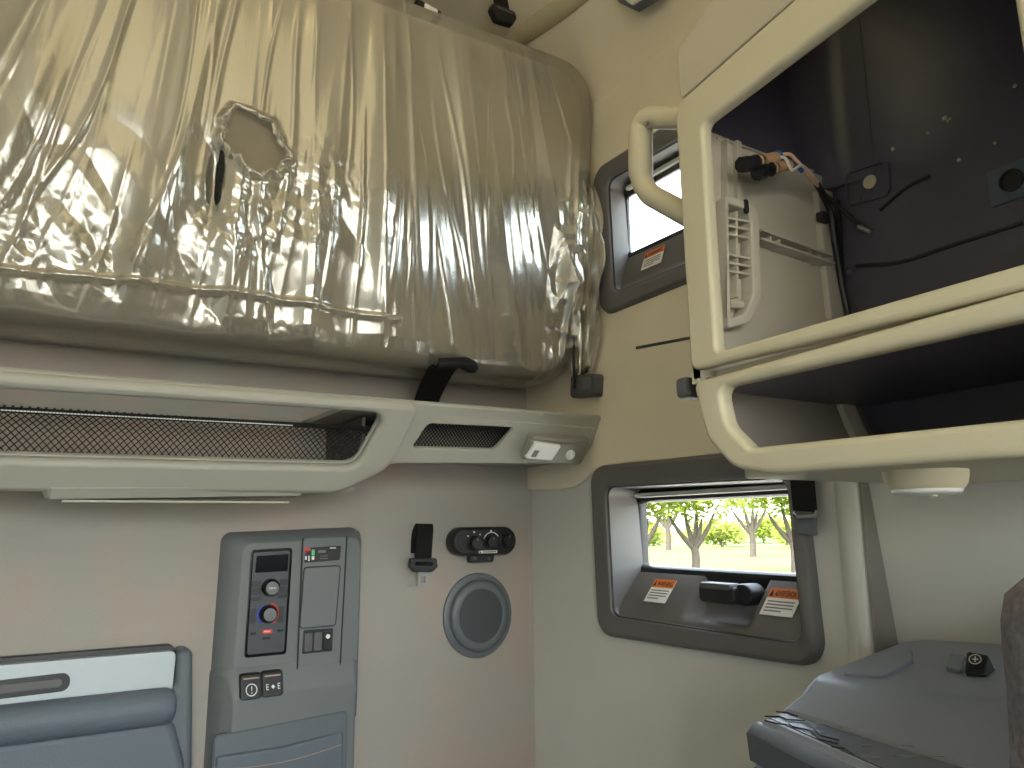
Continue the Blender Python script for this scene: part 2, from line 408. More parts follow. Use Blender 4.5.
# ------------------------------------------------------------------ the two sleeper windows
def sleeper_window(idx, dy, dz, spanish):
    root = bpy.data.objects.new('window_%d' % idx, None); COL.objects.link(root); root.location = (XS, 1.14+dy, 1.062+dz); WL[root] = root.location.copy()
    tag(root, kind='structure')
    dp = 1.0 if idx == 1 else .42            # the upper window is set less deep
    B = lambda u, v, w=0: Vector((XS-(w if w > 0 else w*dp), -u+dy, v+dz))
    outer = [(-1.428, 1.058), (-.846, 1.068), (-.860, 1.432), (-1.440, 1.436)]
    inner = [(-1.372, 1.106), (-.880, 1.104), (-.888, 1.375), (-1.380, 1.384)]
    bm = bmesh.new()
    frame(bm, B, outer, inner, .045, .022, [('o', 0, -.002), ('o', 0, .012), ('o', .003, .019), ('o', .009, .023), ('i', .014, .024), ('i', .005, .02), ('i', 0, .012), ('i', -.003, -.05), ('i', -.003, -.075), ('i', .02, -.075), ('o', .03, -.002)], n=8)
    fin('bezel', bm, M_bezel, root, 28)
    bm = bmesh.new(); pts = [B(u, v, .0135) for u, v in rpoly(inset(inner, -.003), .024, 8)]; tube(bm, pts+[pts[0]], .0032, 6); fin('gap_line', bm, M_black, root)  # black loop put in for the dark gap between rim and liner
    # sloping sill below the glass, with a niche for the latch
    gz0, gz1, gy0, gy1 = 1.209, 1.350, 1.372, .945
    nu = 60; rows = []
    us = np.linspace(-1.376, -.876, nu)
    def sill(u, t):                          # t 0 at the rim .. 1 at the glass
        niche = max(0, min(1, (.088-abs(u+1.09))/.018)); niche = niche*niche*(3-2*niche)
        lip = max(0, min(1, (t-.18)/.12))
        z = 1.100+.096*t ; w = .012-.075*t**1.2
        w -= .040*niche*lip*(1-t*.6); z -= .012*niche*lip*(1-t)
        return B(u, z, w)
    bm = bmesh.new(); nv = 14
    grid = [[bm.verts.new(sill(u, j/nv)) for u in us] for j in range(nv+1)]
    for j in range(nv):
        for i in range(nu-1): bm.faces.new((grid[j][i], grid[j][i+1], grid[j+1][i+1], grid[j+1][i]))
    fin('sill', bm, M_bezel, root, 50)
    # black frame holding the pane (sits at X = 1.20)
    bm = bmesh.new()
    frame(bm, B, rrect(-1.41, 1.165, -.88, 1.385), rrect(-gy0, gz0, -gy1, gz1), .02, .008, [('o', 0, -.092), ('o', 0, -.070), ('i', .012, -.066), ('i', .004, -.069), ('i', 0, -.075), ('i', 0, -.092)])
    fin('window_frame', bm, M_frame, root)
    bm = bmesh.new(); slab(bm, B, rrect(-gy0-.005, gz0-.005, -gy1+.005, gz1+.005), .006, -.084, -.080, .0005); fin('pane', bm, M_glass, root)
    # shade rail across the top of the recess
    bm = bmesh.new(); slab(bm, B, rrect(-1.362, 1.361, -.893, 1.371), .004, -.07, -.045, .003); fin('shade_rail', bm, M_side, root, label='pale rail across the top of the window')
    # latch: paddle with a raised grip and a ring knob behind
    lt = bmesh.new()
    slab(lt, B, rrect(-1.125, 1.152, -1.035, 1.186), .010, -.03, .004, .006); l = fin('latch', lt, M_black, root)
    bm = bmesh.new(); cyl(bm, B, -1.03, 1.170, .024, -.05, -.012, .006, ry=.85); fin('latch_knob', bm, M_black, l)
    bm = bmesh.new(); slab(bm, B, rrect(-1.118, 1.178, -1.04, 1.190), .005, -.02, .008, .004); fin('latch_grip', bm, M_charc, l)
    # stickers, lying on the slope of the sill
    def sticker(u0, u1, head, rows):
        def T(u, v, w=0):                     # v 0..1 up the slope
            a, b_ = sill(u, .40), sill(u, .86)
            return a+(b_-a)*v+Vector((-.0022-w, 0, .0012+w*.6))
        bm = bmesh.new(); slab(bm, T, rrect(u0, 0, u1, 1), .001, 0, .0006, .0002, 1); s = fin('warning_sticker', bm, M_paper, root, label='white warning sticker with an orange header')
        bm = bmesh.new(); slab(bm, T, rrect(u0, .64, u1, 1), .001, .0006, .0010, .0002, 1); fin('sticker_header', bm, M_orange, s)
        U = u1-u0
        bm = bmesh.new(); loft(bm, [[T(u0+.05*U, .69, w), T(u0+.17*U, .69, w), T(u0+.11*U, .95, w)] for w in (.001, .0013)]); fin('hazard_triangle', bm, M_textdk, s)
        cu_M = lambda u, v, w=0: T(u, .71+v*.9, w)
        text('sticker_text', head, lambda u, v, w=0: T(u0+.21*U+u, .70+v, w), 0, 0, .30, M_textdk, s, w=.0011, sx=.0305/(.3*len(head)*.30)*U/.06*.62)
        for k in range(rows):
            bm = bmesh.new(); v0 = .53-k*.115; e = .9 if k < rows-1 else .6
            slab(bm, T, rrect(u0+.08*U, v0-.045, u0+e*U, v0), .0005, .0006, .0009, .0001, 1); fin('sticker_line', bm, M_textgy, s)
    sticker(-1.302, -1.236, 'WARNING', 4)
    sticker(-.990, -.918, 'ADVERTENCIA', 4)
    return root
sleeper_window(1, 0, 0, True)
sleeper_window(2, DY2, DZ2, True)

# ------------------------------------------------------------------ folded bunk in clear film
BX0, BX1, BZ0, BZ1 = -1.06, 1.104, 1.640, 2.430
def bunk_front(x, z):                        # front of the cushion: leans a little towards the cab at the top
    t = (z-BZ0)/(BZ1-BZ0)
    return 1.475-.195*t+.085*t*t
def rounded_grid(xs, zs, r, grow=0.0):
    cx, cz = (BX0+BX1)/2, (BZ0+BZ1)/2; hx, hz = (BX1-BX0)/2+grow, (BZ1-BZ0)/2+grow
    a = (xs-cx)/((BX1-BX0)/2)*hx; b = (zs-cz)/((BZ1-BZ0)/2)*hz
    A, Bv = np.meshgrid(a, b)
    qx = np.abs(A)-(hx-r); qz = np.abs(Bv)-(hz-r)
    c = (qx > 0) & (qz > 0)
    L = np.hypot(qx, qz)+1e-9; Mx = np.maximum(qx, qz)
    A2 = np.where(c, np.sign(A)*((hx-r)+qx/L*Mx), A); B2 = np.where(c, np.sign(Bv)*((hz-r)+qz/L*Mx), Bv)
    d = np.where(c, r-np.hypot(np.abs(A2)-(hx-r), np.abs(B2)-(hz-r)), np.minimum(hx-np.abs(A2), hz-np.abs(B2)))
    return A2+cx, B2+cz, np.maximum(d, 0)
def grid_mesh(name, X, Y, Z, m, parent, backY, drop=None, label=None):
    H, W = X.shape; verts = np.stack([X, Y, Z], -1).reshape(-1, 3)
    idx = np.arange(H*W).reshape(H, W)
    q = np.stack([idx[:-1, :-1], idx[:-1, 1:], idx[1:, 1:], idx[1:, :-1]], -1)
    if drop is not None: q = q[~drop[:-1, :-1]]
    faces = q.reshape(-1, 4).tolist()
    loop = list(idx[0, :])+list(idx[1:, -1])+list(idx[-1, -2::-1])+list(idx[-2:0:-1, 0])
    base = len(verts); n = len(loop); ex = []
    for f, ins in ((.5, 0), (1.0, 0), (1.0, .03)):
        cx, cz = (BX0+BX1)/2, (BZ0+BZ1)/2
        for i in loop:
            v = verts[i]; y = v[1]+(backY-v[1])*f
            ex.append((v[0]-np.sign(v[0]-cx)*ins, y, v[2]-np.sign(v[2]-cz)*ins))
    verts = np.vstack([verts, np.array(ex)])
    cur = loop
    for k in range(3):
        nx = [base+k*n+i for i in range(n)]
        faces += [(cur[(i+1) % n], cur[i], nx[i], nx[(i+1) % n]) for i in range(n)]; cur = nx
    me = bpy.data.meshes.new(name); me.from_pydata(verts.tolist(), [], faces); me.validate(); me.update()
    me.polygons.foreach_set('use_smooth', [True]*len(me.polygons))
    return link_mesh(name, me, m, parent, label)

bunk = empty('folded_bunk', (0, 1.60, BZ0), 'upper bunk folded up against the rear wall, wrapped in wrinkled clear plastic film', 'bunk bed')
xs = np.linspace(BX0, BX1, 120); zs = np.linspace(BZ0, BZ1, 60)
gx, gz, gd = rounded_grid(xs, zs, .10, -.016)
Rr = .034; tt = np.clip(1-gd/Rr, 0, 1)
gy = bunk_front(gx, gz)+.016+Rr*(1-np.sqrt(1-tt**2))
grid_mesh('mattress', gx, gy, gz, M_mattress, bunk, 1.615)
bm = bmesh.new(); box(bm, (BX0+.04, 1.615, BZ0+.03), (BX1-.04, 1.655, BZ1-.04)); fin('bunk_board', bm, M_charc, bunk)

def vnoise(x, z, seed, smooth=True):
    r = np.random.RandomState(seed); T = r.rand(256, 256)
    xi = np.floor(x).astype(int); zi = np.floor(z).astype(int); fx = x-xi; fz = z-zi
    if smooth: fx = fx*fx*(3-2*fx); fz = fz*fz*(3-2*fz)
    g = lambda i, j: T[i % 256, j % 256]
    return (g(xi, zi)*(1-fx)+g(xi+1, zi)*fx)*(1-fz)+(g(xi, zi+1)*(1-fx)+g(xi+1, zi+1)*fx)*fz
def facets(x, z, seed):
    """crumple: distance to the second-nearest minus nearest of scattered points gives sharp creases"""
    r = np.random.RandomState(seed); PX = r.rand(64, 64); PZ = r.rand(64, 64); HH = r.rand(64, 64)
    xi = np.floor(x).astype(int); zi = np.floor(z).astype(int)
    best = np.full(x.shape, 9.0); sec = np.full(x.shape, 9.0)
    for i in (-1, 0, 1):
        for j in (-1, 0, 1):
            a, b = (xi+i) % 64, (zi+j) % 64
            d = np.hypot(xi+i+PX[a, b]-x, zi+j+PZ[a, b]-z)+.35*HH[a, b]
            sec = np.where(d < best, best, np.minimum(sec, d)); best = np.minimum(best, d)
    return np.clip(sec-best, 0, 1)
def ridged(f1, f2, seed): return 1-np.abs(2*vnoise(f1, f2, seed)-1)
xs = np.concatenate([np.linspace(BX0, -.22, 70)[:-1], np.linspace(-.22, BX1, 620)]); zs = np.linspace(BZ0, BZ1, 360)
gx, gz, gd = rounded_grid(xs, zs, .10, 0)
tt = np.clip(1-gd/Rr, 0, 1)
gy = bunk_front(gx, gz)+Rr*(1-np.sqrt(1-tt**2))
tz = (gz-BZ0)/(BZ1-BZ0)                     # 0 bottom .. 1 top
X0 = .42
S = X0+(gx-X0)*(1-.30*(1-tz))+.016*(vnoise(gx*5, gz*3, 3)-.5)   # folds fan out downwards
h = np.zeros_like(gx)
for k in range(80):
    s0 = rng.uniform(-.3, 1.12); wdt = rng.choice([.003, .005, .009, .016, .028], p=[.3, .28, .22, .12, .08]); amp = wdt*rng.uniform(.35, .75)
    top = rng.uniform(.55, 1.2); bot = rng.uniform(-.3, .40)
    win = np.clip((tz-bot)/.2, 0, 1)*np.clip((top-tz)/.3, 0, 1)
    lean = rng.uniform(-.05, .05)
    dx = (S-s0-lean*(tz-.5))/wdt
    h += amp*win*np.exp(-np.sqrt(dx**2+.15))*1.3*(1-.35*np.clip((gx-.5)/.15, 0, 1))
for k in range(26):
    s0 = rng.uniform(-.3, 1.05); wdt = rng.uniform(.014, .030); amp = wdt*rng.uniform(.12, .3)
    bot = rng.uniform(-.5, .1); lean = rng.uniform(-.08, .08)
    h += amp*np.clip((tz-bot)/.2, 0, 1)*np.exp(-((S-s0-lean*(tz-.5))/wdt)**2)*np.clip(1.3-tz, .3, 1)
for k in range(70):
    s0 = rng.uniform(-.3, 1.1); wdt = rng.uniform(.0028, .0055); amp = wdt*rng.uniform(.5, 1.0)
    bot = rng.uniform(-.5, .5); top = bot+rng.uniform(.3, 1.0); lean = rng.uniform(-.10, .10)
    h += amp*np.clip((tz-bot)/.12, 0, 1)*np.clip((top-tz)/.15, 0, 1)*np.exp(-((S-s0-lean*(tz-.5)+.006*np.sin(9*tz+k))/wdt)**2)*np.where(gx > .62, .55, 1)
# broad soft swags and long fine pleats
h += .010*(vnoise(S*8, gz*1.3, 11)-.5)+.007*(vnoise(S*21, gz*1.6, 12)-.5)
h += .0022*ridged(S*46, gz*3, 25)*np.clip(1.25-tz, .2, 1)
# crumpled lower left, with creases
mask = np.clip((.60-tz)/.28, 0, 1)*np.clip((.66-gx)/.22, .06, 1)
rx = gx+.45*gz; rz = gz-.35*gx
wx = .25*(vnoise(gx*9, gz*7, 51)-.5); wz = .25*(vnoise(gx*9, gz*7, 52)-.5)
patch = np.clip(2.4*(vnoise(gx*7+3, gz*8, 71)-.32), 0, 1)
h += mask*(.013*facets(rx*9+wx, rz*5+wz, 61)+.0075*patch*facets(rx*19+2*wx, rz*12+2*wz, 62)+.0026*patch*facets(rx*46+4*wx, rz*36+4*wz, 63))
h += mask*.008*(vnoise(rx*7, rz*5, 64)-.5)
# long welded seam near the bottom edge
sl = 1.722+.012*np.sin(gx*5); h += .007*np.exp(-((gz-sl)/.006)**2)*(gx < .62)
# loose gathered end on the right
endm = np.clip((gx-.98)/.07, 0, 1)*np.clip((.72-tz)/.3, 0, 1)
h += endm*(.022*ridged(gx*40, gz*9, 31)+.012*ridged(gx*20+gz*8, gz*26, 32))
hx_, hz_ = onY(252, 145, 1.40).x, onY(252, 145, 1.40).z
e = np.hypot((gx-hx_)/.060, (gz-hz_)/.050); th_ = np.arctan2(gz-hz_, gx-hx_)
e = e+.16*np.sin(2*th_+.5)+.07*np.sin(5*th_)+.04*np.sin(11*th_)
hole = e < .92
ring = np.exp(-((e-1.05)/.16)**2)
h += ring*(.006+.010*ridged(gx*70, gz*70, 41))
g2 = np.exp(-(((gx-hx_+.062)/.010)**2+((gz-hz_+.085)/.055)**2)); h -= .012*g2
edge = np.clip(gd/.05, 0.15, 1)
film = grid_mesh('plastic_film', gx, gy-h*edge-.001, gz, M_film, bunk, 1.625, hole, label='wrinkled clear plastic film with a torn hole')
# loose bag end of the film, gathered and tied towards the latch in the corner
bm = bmesh.new(); rings = []
for j in range(26):
    t = j/25; z = 2.10-.44*t
    c = Vector((1.084-.004*t, 1.385+.05*t, z))
    row = []
    for k in range(40):
        a = 2*math.pi*k/40; rr = (.012+.036*math.sin(math.pi*min(1, t*.85+.05)))*(1+.30*math.sin(5*a+t*7)+.22*math.sin(9*a-t*11)+.15*math.sin(17*a+t*5))
        row.append(c+Vector((rr*.5*math.cos(a), rr*1.0*math.sin(a), .012*math.sin(7*a+5*t))))
    rings.append(row)
loft(bm, rings); fin('film_bag_end', bm, M_film, bunk, 80)
gp = [onY(x, y, yy) for x, y, yy in ((224, 140, 1.398), (221, 165, 1.402), (218, 190, 1.41), (217, 212, 1.425))]
bm = bmesh.new(); tube(bm, smoothpath(gp, 5), [.002]*2+[.005]*3+[.007]*4+[.006]*4+[.004]*2+[.001], 8); fin('dark_tear', bm, M_web, bunk, label='dark tear beside the hole in the film')
# strap below, catch on the top edge
p0 = onY(428, 397, 1.62); p1 = onY(440, 372, 1.50); p2 = onY(447, 367, 1.455); p3 = onY(470, 366, 1.445)
bm = bmesh.new(); ribbon(bm, smoothpath([p0+Vector((-.006, .02, -.06)), p0, p1, p2+Vector((0, 0, .004))], 6), (1, 0, 0), .062, .004); fin('strap', bm, M_web, bunk)
bm = bmesh.new(); tube(bm, smoothpath([p2+Vector((-.02, 0, .006)), (p2+p3)/2+Vector((0, -.012, .006)), p3, p3+Vector((.014, .01, .0))], 5), [.012]*6+[.015]*6+[.012]*4, 10); fin('strap_end', bm, M_web, bunk)
c = onY(421, 21, 1.445)
bm = bmesh.new(); K = lambda u, v, w=0: Vector((c.x, c.y-.030, c.z+.004))+Vector((u*.95, -w, v-.16*u))
slab(bm, K, rrect(-.032, -.012, .034, .013), .006, -.02, .012, .004); kt = fin('catch', bm, M_black, bunk)
bm = bmesh.new(); slab(bm, K, rrect(-.012, -.006, .022, .008), .003, .012, .015, .001); fin('catch_label', bm, M_paper, kt, label='pale label')

# ------------------------------------------------------------------ rear shelf with net pockets
shelf = empty('storage_shelf', (.3, 1.60, 1.40), 'long beige storage shelf with net pockets across the rear wall below the bunk', 'shelf')
YT, ZT, KT = 1.40, 1.545, .62               # tilted front: top edge stands forward
nT = Vector((0, -1, -KT)).normalized()
def face_pt(px, py, off=0.0):
    d = ray(px, py); p0 = Vector((0, YT, ZT))+nT*off
    return CAM+d*((p0-CAM).dot(nT)/d.dot(nT))
vT = Vector((0, KT, -1)).normalized()*-1     # up the slope
def FT(u, v, w=0.0): return Vector((u, YT, ZT))+vT*v+nT*w
def fuv(px, py, off=0.0):
    p = face_pt(px, py, off)-Vector((0, YT, ZT))-nT*off; return (p.x, p.dot(vT))
tl = fuv(0, 370); tm = fuv(300, 391); tr = fuv(612, 418)
br = fuv(580, 464); bmid = fuv(392, 464); bl = fuv(0, 490)
XL = -1.08
outer = rpoly([(XL, bl[1]), (fuv(330, 489)[0], fuv(330, 489)[1]), bmid, br, tr, (XL, tl[1])], [.01, .08, .06, .02, .012, .01], 6)
pocket1 = [(XL+.06, fuv(0, 455)[1]), fuv(345, 461), fuv(378, 415), fuv(372, 413), (XL+.06, fuv(0, 394)[1])]
pocket1 = rpoly([(XL+.06, fuv(0, 459)[1]), fuv(354, 463), fuv(384, 410), (XL+.06, fuv(0, 389)[1])], [.02, .035, .022, .02], 8)
pocket2 = rpoly([fuv(412, 448), fuv(495, 450), fuv(515, 428), fuv(428, 424)], [.006, .014, .006, .016], 6)
panel('front_panel', FT, outer, [pocket1, pocket2], -.014, 0, M_shelf, shelf, b=.004)
# the deeper left bin, its rim standing proud of the panel
bin_o = rpoly([(XL+.005, bl[1]-.002), fuv(335, 490), fuv(388, 464), fuv(418, 402), (XL+.005, tl[1]-.002)], [.01, .10, .08, .02, .01], 8)
panel('bin_rim', FT, bin_o, [pocket1], -.004, .022, M_shelf, shelf, b=.011, ang=60)
bin_in = [(u, v) for u, v in pocket1]
# top board back to the wall, and underside
bm = bmesh.new(); box(bm, (.50, YT+.012, 1.522), (1.10, 1.715, 1.533))
for v in bm.verts:
    v.co.z += (v.co.x-1.0)*-.012
fin('top_board', bm, M_shelf, shelf)
pb = FT(0, bl[1], -.006); pr = FT(0, br[1], -.006)
bm = bmesh.new(); loft(bm, [[(x, pb.y-.004, pb.z+.004), (x, 1.715, pb.z+.03), (x, 1.715, pb.z+.040), (x, pb.y-.004, pb.z+.012)] for x in (XL, .553)]); fin('bin_floor', bm, M_shelf, shelf)
bm = bmesh.new(); loft(bm, [[(x, pr.y-.004, pr.z+.004), (x, 1.715, pr.z+.008), (x, 1.715, pr.z+.018), (x, pr.y-.004, pr.z+.012)] for x in (.563, 1.06)]); fin('pocket_floor', bm, M_shelf, shelf)
bm = bmesh.new(); e0 = FT(tr[0]-.012, tr[1]-.004, -.008); e1 = FT(br[0]-.008, br[1]+.004, -.008)
loft(bm, [[(e0.x+a, e0.y, e0.z), (e1.x+a, e1.y, e1.z), (1.10+a*.2, 1.712, e1.z), (1.10+a*.2, 1.712, e0.z)] for a in (-.008, 0)]); fin('end_panel', bm, M_shelf, shelf)
bm = bmesh.new(); box(bm, (.553, 1.475, 1.405), (.560, 1.715, 1.522)); fin('divider', bm, M_charc, shelf)  # charcoal colour puts in the shade at the bin's closed end
# nets: lattice of cords hanging just behind the openings, with a hem cord on the left one
def net(poly_px, dw, cell, name):
    a = [fuv(*p) for p in poly_px]; u0 = min(p[0] for p in a); u1 = max(p[0] for p in a); v0 = min(p[1] for p in a); v1 = max(p[1] for p in a)
    if name == 'bin': u0 = -.25
    bm = bmesh.new(); r = .0011; Hh = v1-v0
    sag = lambda u, v: FT(u, v, dw-.012*math.sin(math.pi*max(0, min(1, (v-v0)/Hh))))
    n = int((u1-u0+Hh)/cell)+2
    for sgn in (1, -1):
        for i in range(n):
            ub = (u0-Hh+i*cell) if sgn > 0 else (u0+i*cell)
            pts = []
            for k in range(7):
                t = k/6; u = ub+sgn*Hh*t*.9
                if u0 <= u <= u1: pts.append(sag(u, v0+Hh*t))
            if len(pts) > 1: tube(bm, pts, r, 4, False)
    return bm, (u0, u1, v0, v1), sag
bm, ext, sag = net([(0, 462), (374, 462), (374, 432), (0, 415)], -.022, .0115, 'bin')
nt_ = fin('net', bm, M_net, shelf, 80, weld=False, recalc=False)
hem0 = fuv(0, 414); hem1 = fuv(375, 433)
bm = bmesh.new(); tube(bm, [FT(-.3, hem0[1]-.001, -.018), FT(hem0[0], hem0[1], -.018), FT(hem1[0], hem1[1], -.02)], .0048, 8); hm = fin('net_hem', bm, M_hem, nt_)
bm = bmesh.new()
for i in range(92):
    t = i/92; u = hem0[0]+(fuv(295, 427)[0]-hem0[0])*t; v = hem0[1]+(hem1[1]-hem0[1])*(u-hem0[0])/(hem1[0]-hem0[0])
    tube(bm, [FT(u, v+.001, -.0132), FT(u+.0042, v+.001, -.0132)], .0011, 5)
fin('hem_stitches', bm, M_ink, nt_, label='row of white stitches')
bm, ext, sag = net([(408, 450), (518, 450), (518, 424), (408, 424)], -.014, .008, 'pocket')
fin('net', bm, M_net, shelf, 80, weld=False, recalc=False)
# inner backing seen through the openings
bm = bmesh.new(); box(bm, (-1.05, 1.700, 1.385), (.553, 1.716, 1.53)); fin('bin_lining', bm, M_rear, shelf)
bm = bmesh.new(); box(bm, (.600, 1.56, 1.455), (1.05, 1.57, 1.520)); fin('pocket_lining', bm, M_rear, shelf)

# reading light on the right end of the shelf
rl = empty('reading_light', FT(*fuv(550, 446)), 'small beige reading light with a white switch on the right end of the rear shelf', 'reading light')
base = [fuv(520, 455), fuv(577, 462), fuv(588, 436), fuv(528, 433)]
bm = bmesh.new(); slab(bm, FT, base, [.008, .012, .01, .008], 0, .020, .007, 6); fin('lamp_housing', bm, M_hous, rl)
bm = bmesh.new(); slab(bm, FT, [fuv(522, 459, .02), fuv(576, 464, .02), fuv(587, 444, .02), fuv(530, 440, .02)], .006, .012, .028, .004); fin('lamp_body', bm, M_hous, rl)
bm = bmesh.new(); slab(bm, FT, [fuv(523, 456, .02), fuv(549, 458, .02), fuv(559, 443, .02), fuv(533, 440, .02)], .004, .024, .034, .003); sw = fin('switch', bm, M_lens, rl, label='white rocker switch')
bm = bmesh.new(); slab(bm, FT, [fuv(529, 455, .026), fuv(534, 455.5, .026), fuv(538, 449, .026), fuv(533, 448.5, .026)], .001, .0335, .0348, .0004); fin('switch_mark', bm, M_textgy, sw)
cu_, cv_ = fuv(568, 453, .02)
bm = bmesh.new(); lathe(bm, FT, cu_, cv_, [(.012, .026), (.012, .032), (.010, .034), (.008, .033), (.007, .037), (.001, .039)], 24); fin('lamp_bulb', bm, M_lens, rl, label='clear round lens')

# strip light below the bin
sl_ = empty('strip_light', (.2, 1.5, 1.35), 'long slim beige strip light under the left bin of the rear shelf', 'light')
a = onY(42, 490, 1.52); b_ = onY(303, 488, 1.52)
bm = bmesh.new()
prof = [(-.034, .006), (-.040, -.004), (-.028, -.020), (.03, -.022), (.034, -.010), (.03, .006)]
rings = []
for t, sc in ((0, .25), (.012, .8), (.03, 1), (.97, 1), (.985, .8), (1, .3)):
    p = a.lerp(b_, t); rings.append([(p.x, p.y+dy*sc, p.z+.004+dz*(sc if dz < 0 else 1)) for dy, dz in prof])
loft(bm, rings); fin('light_cover', bm, M_shelf, sl_)
bm = bmesh.new(); box(bm, (a.x+.03, 1.505, a.z-.0200), (b_.x-.03, 1.545, a.z-.0165)); fin('diffuser', bm, M_cabin, sl_)
p = onY(270, 491, 1.50); bm = bmesh.new(); tube(bm, [p+Vector((-.012, -.008, -.003)), p+Vector((.002, -.008, -.003))], .0035, 8); fin('button', bm, M_black, sl_)

# ------------------------------------------------------------------ control console on the rear wall
cons = empty('control_console', (.487, 1.70, .55), 'tall grey control console with climate controls on the rear wall', 'control panel')
co = [(.334, .55), (.634, .55), (.634, .97), (.644, 1.02), (.644, 1.300), (.343, 1.292)]
bm = bmesh.new()
def cring(pts, rad, d, w): return ringmap(RW, rpoly(pts(d), rad, 5), w)
upts = lambda d: [(.334+d[0], .90), (.642-d[1], .90), (.644-d[1], 1.303-d[2]), (.341+d[0], 1.294-d[2])]
loft(bm, [cring(upts, [.002, .002, .022, .022], d, w) for d, w in (((0, 0, 0), 0), ((.005, .002, .003), .022), ((.020, .006, .012), .036), ((.034, .010, .022), .0445), ((.039, .013, .026), .046))])
lpts = lambda d: [(.331+d[0], .55), (.632-d[1], .55), (.632-d[1], .985-d[2]*.55), (.636-d[1], 1.03-d[2]), (.334+d[0], 1.03-d[2])]
loft(bm, [cring(lpts, [.002, .002, .03, .02, .02], d, w) for d, w in (((0, 0, 0), 0), ((.005, .002, 0), .030), ((.022, .005, .004), .046), ((.034, .009, .045), .0605), ((.039, .012, .062), .065))])
fin('console_body', bm, M_cons, cons, 50)
CW = .046; C2 = .064
C = rear(CW); D = rear(C2)
q = lambda *pp, w=CW: [ruv(x, y, w) for x, y in pp]
# raised right column
bm = bmesh.new(); slab(bm, C, q((297, 676), (340, 668), (347, 536), (303, 538)), .008, -.004, .004, .004); fin('side_column', bm, M_cons, cons)
CC = rear(CW+.004)
# climate unit
bm = bmesh.new(); slab(bm, C, q((244, 658), (286, 654), (292.5, 547.5), (251, 550)), .007, -.002, .003, .0015); cu1 = fin('climate_unit', bm, M_gloss, cons, label='black climate unit with two knobs')
bm = bmesh.new(); slab(bm, C, q((247, 655), (284, 651.5), (290, 550.5), (253.5, 552.5), w=CW+.004), .005, .003, .005, .001); fin('fascia', bm, mat('fascia_plastic', lin(66, 68, 72), .45, .5), cu1)
bm = bmesh.new(); slab(bm, C, q((255, 573), (287.5, 571), (288.5, 554), (256.5, 556), w=CW+.005), .002, .005, .0058, .0004); fin('screen', bm, M_screen, cu1)
def bq(px, py, hw, hh, w, name, m, par, r=.0015, th=.0022, label=None):
    u, v = ruv(px, py, w); bm = bmesh.new()
    slab(bm, rear(w), rrect(u-hw, v-hh, u+hw, v+hh), r, 0, th, .0008, 3); return fin(name, bm, m, par, label=label)
for (x, y, hw, hh) in ((257, 584, .010, .0065), (256, 591.5, .010, .0065), (256, 598.5, .010, .0045), (284, 582, .008, .0065), (283, 589.5, .008, .0065), (283, 596, .010, .0045), (253, 616, .0055, .016), (281, 614, .0055, .016)):
    bq(x, y, hw, hh, CW+.005, 'button', M_btn, cu1)
for (x, y, s) in ((270.5, 587.5, 1.0), (268, 614, 1.0)):
    u, v = ruv(x, y, CW+.005); Q = rear(CW+.005)
    bm = bmesh.new(); lathe(bm, Q, u, v, [(.0185, 0), (.0185, .004), (.0175, .006), (.0165, .014), (.0150, .0165), (.0142, .0160), (.001, .0155)], 40); kb = fin('knob', bm, M_gloss, cu1)
    bm = bmesh.new(); lathe(bm, Q, u, v, [(.0130, .0150), (.0130, .0172), (.0118, .018), (.001, .018)], 32); fin('knob_cap', bm, M_cons, kb)
    if y < 600: text('knob_mark', 'MENU', Q, u, v-.002, .0055, M_ink, kb, w=.0183, align='CENTER')
u, v = ruv(268, 614, CW+.005); Q = rear(CW+.005)
for a0, a1, mm, nm in ((120, 235, M_blue, 'cold_arc'), (-60, 80, M_red, 'warm_arc')):
    bm = bmesh.new(); pts = [Q(u+.0212*math.cos(math.radians(a0+(a1-a0)*k/20)), v+.0212*math.sin(math.radians(a0+(a1-a0)*k/20)), .0006) for k in range(21)]
    tube(bm, pts, .0016, 6); fin(nm, bm, mm, cu1, label='blue arc' if mm is M_blue else 'red arc')
bq(267, 631.5, .0105, .0042, CW+.005, 'max_button', M_red, cu1, label='red button')
uu, vv = ruv(267, 631.5, CW+.0075); text('button_mark', 'MAX', rear(CW+.0075), uu, vv-.002, .006, M_ink, cu1, align='CENTER')
bq(266.5, 638, .008, .0028, CW+.005, 'button', M_black, cu1)
for x, y in ((253, 633.5), (280.5, 630.5)): bq(x, y, .0065, .003, CW+.005, 'button', M_black, cu1)
# display strip with coloured print
bm = bmesh.new(); slab(bm, CC, q((304, 563), (339.5, 560), (341, 545.5), (305.5, 548), w=CW+.004), .003, 0, .002, .0008); ds = fin('notice_plate', bm, M_black, cons, label='black notice plate with red and green print')
NP = CW+.0062
def mark(px, py, hw, hh, m, nm, par=None):
    return bq(px, py, hw, hh, NP, nm, m, par or ds, r=.0008, th=.0004)
mark(307.5, 549.5, .0068, .0034, M_red, 'print'); mark(313.2, 552.5, .0034, .0062, M_green, 'print'); mark(313, 558, .0030, .0038, M_paper, 'print')
mark(309, 558.5, .0014, .0056, M_paper, 'print'); mark(306, 558, .002, .004, M_ink, 'print'); mark(322, 551.5, .0085, .0028, M_textgy, 'print')
mark(333, 548, .0070, .0010, M_ink, 'print'); mark(324, 556, .0085, .0008, M_textgy, 'print'); mark(324, 558.5, .0085, .0008, M_textgy, 'print')
mark(305.5, 553, .002, .0012, M_red, 'print')
for pts, nm in ((q((297, 676), (303, 538), w=CW+.004), 'panel_gap'), (q((340, 668), (347, 536), w=CW+.004), 'panel_gap')):
    bm = bmesh.new(); tube(bm, [CC(u, v, 0) for u, v in pts], .0016, 6); fin(nm, bm, M_seamdk, cons)
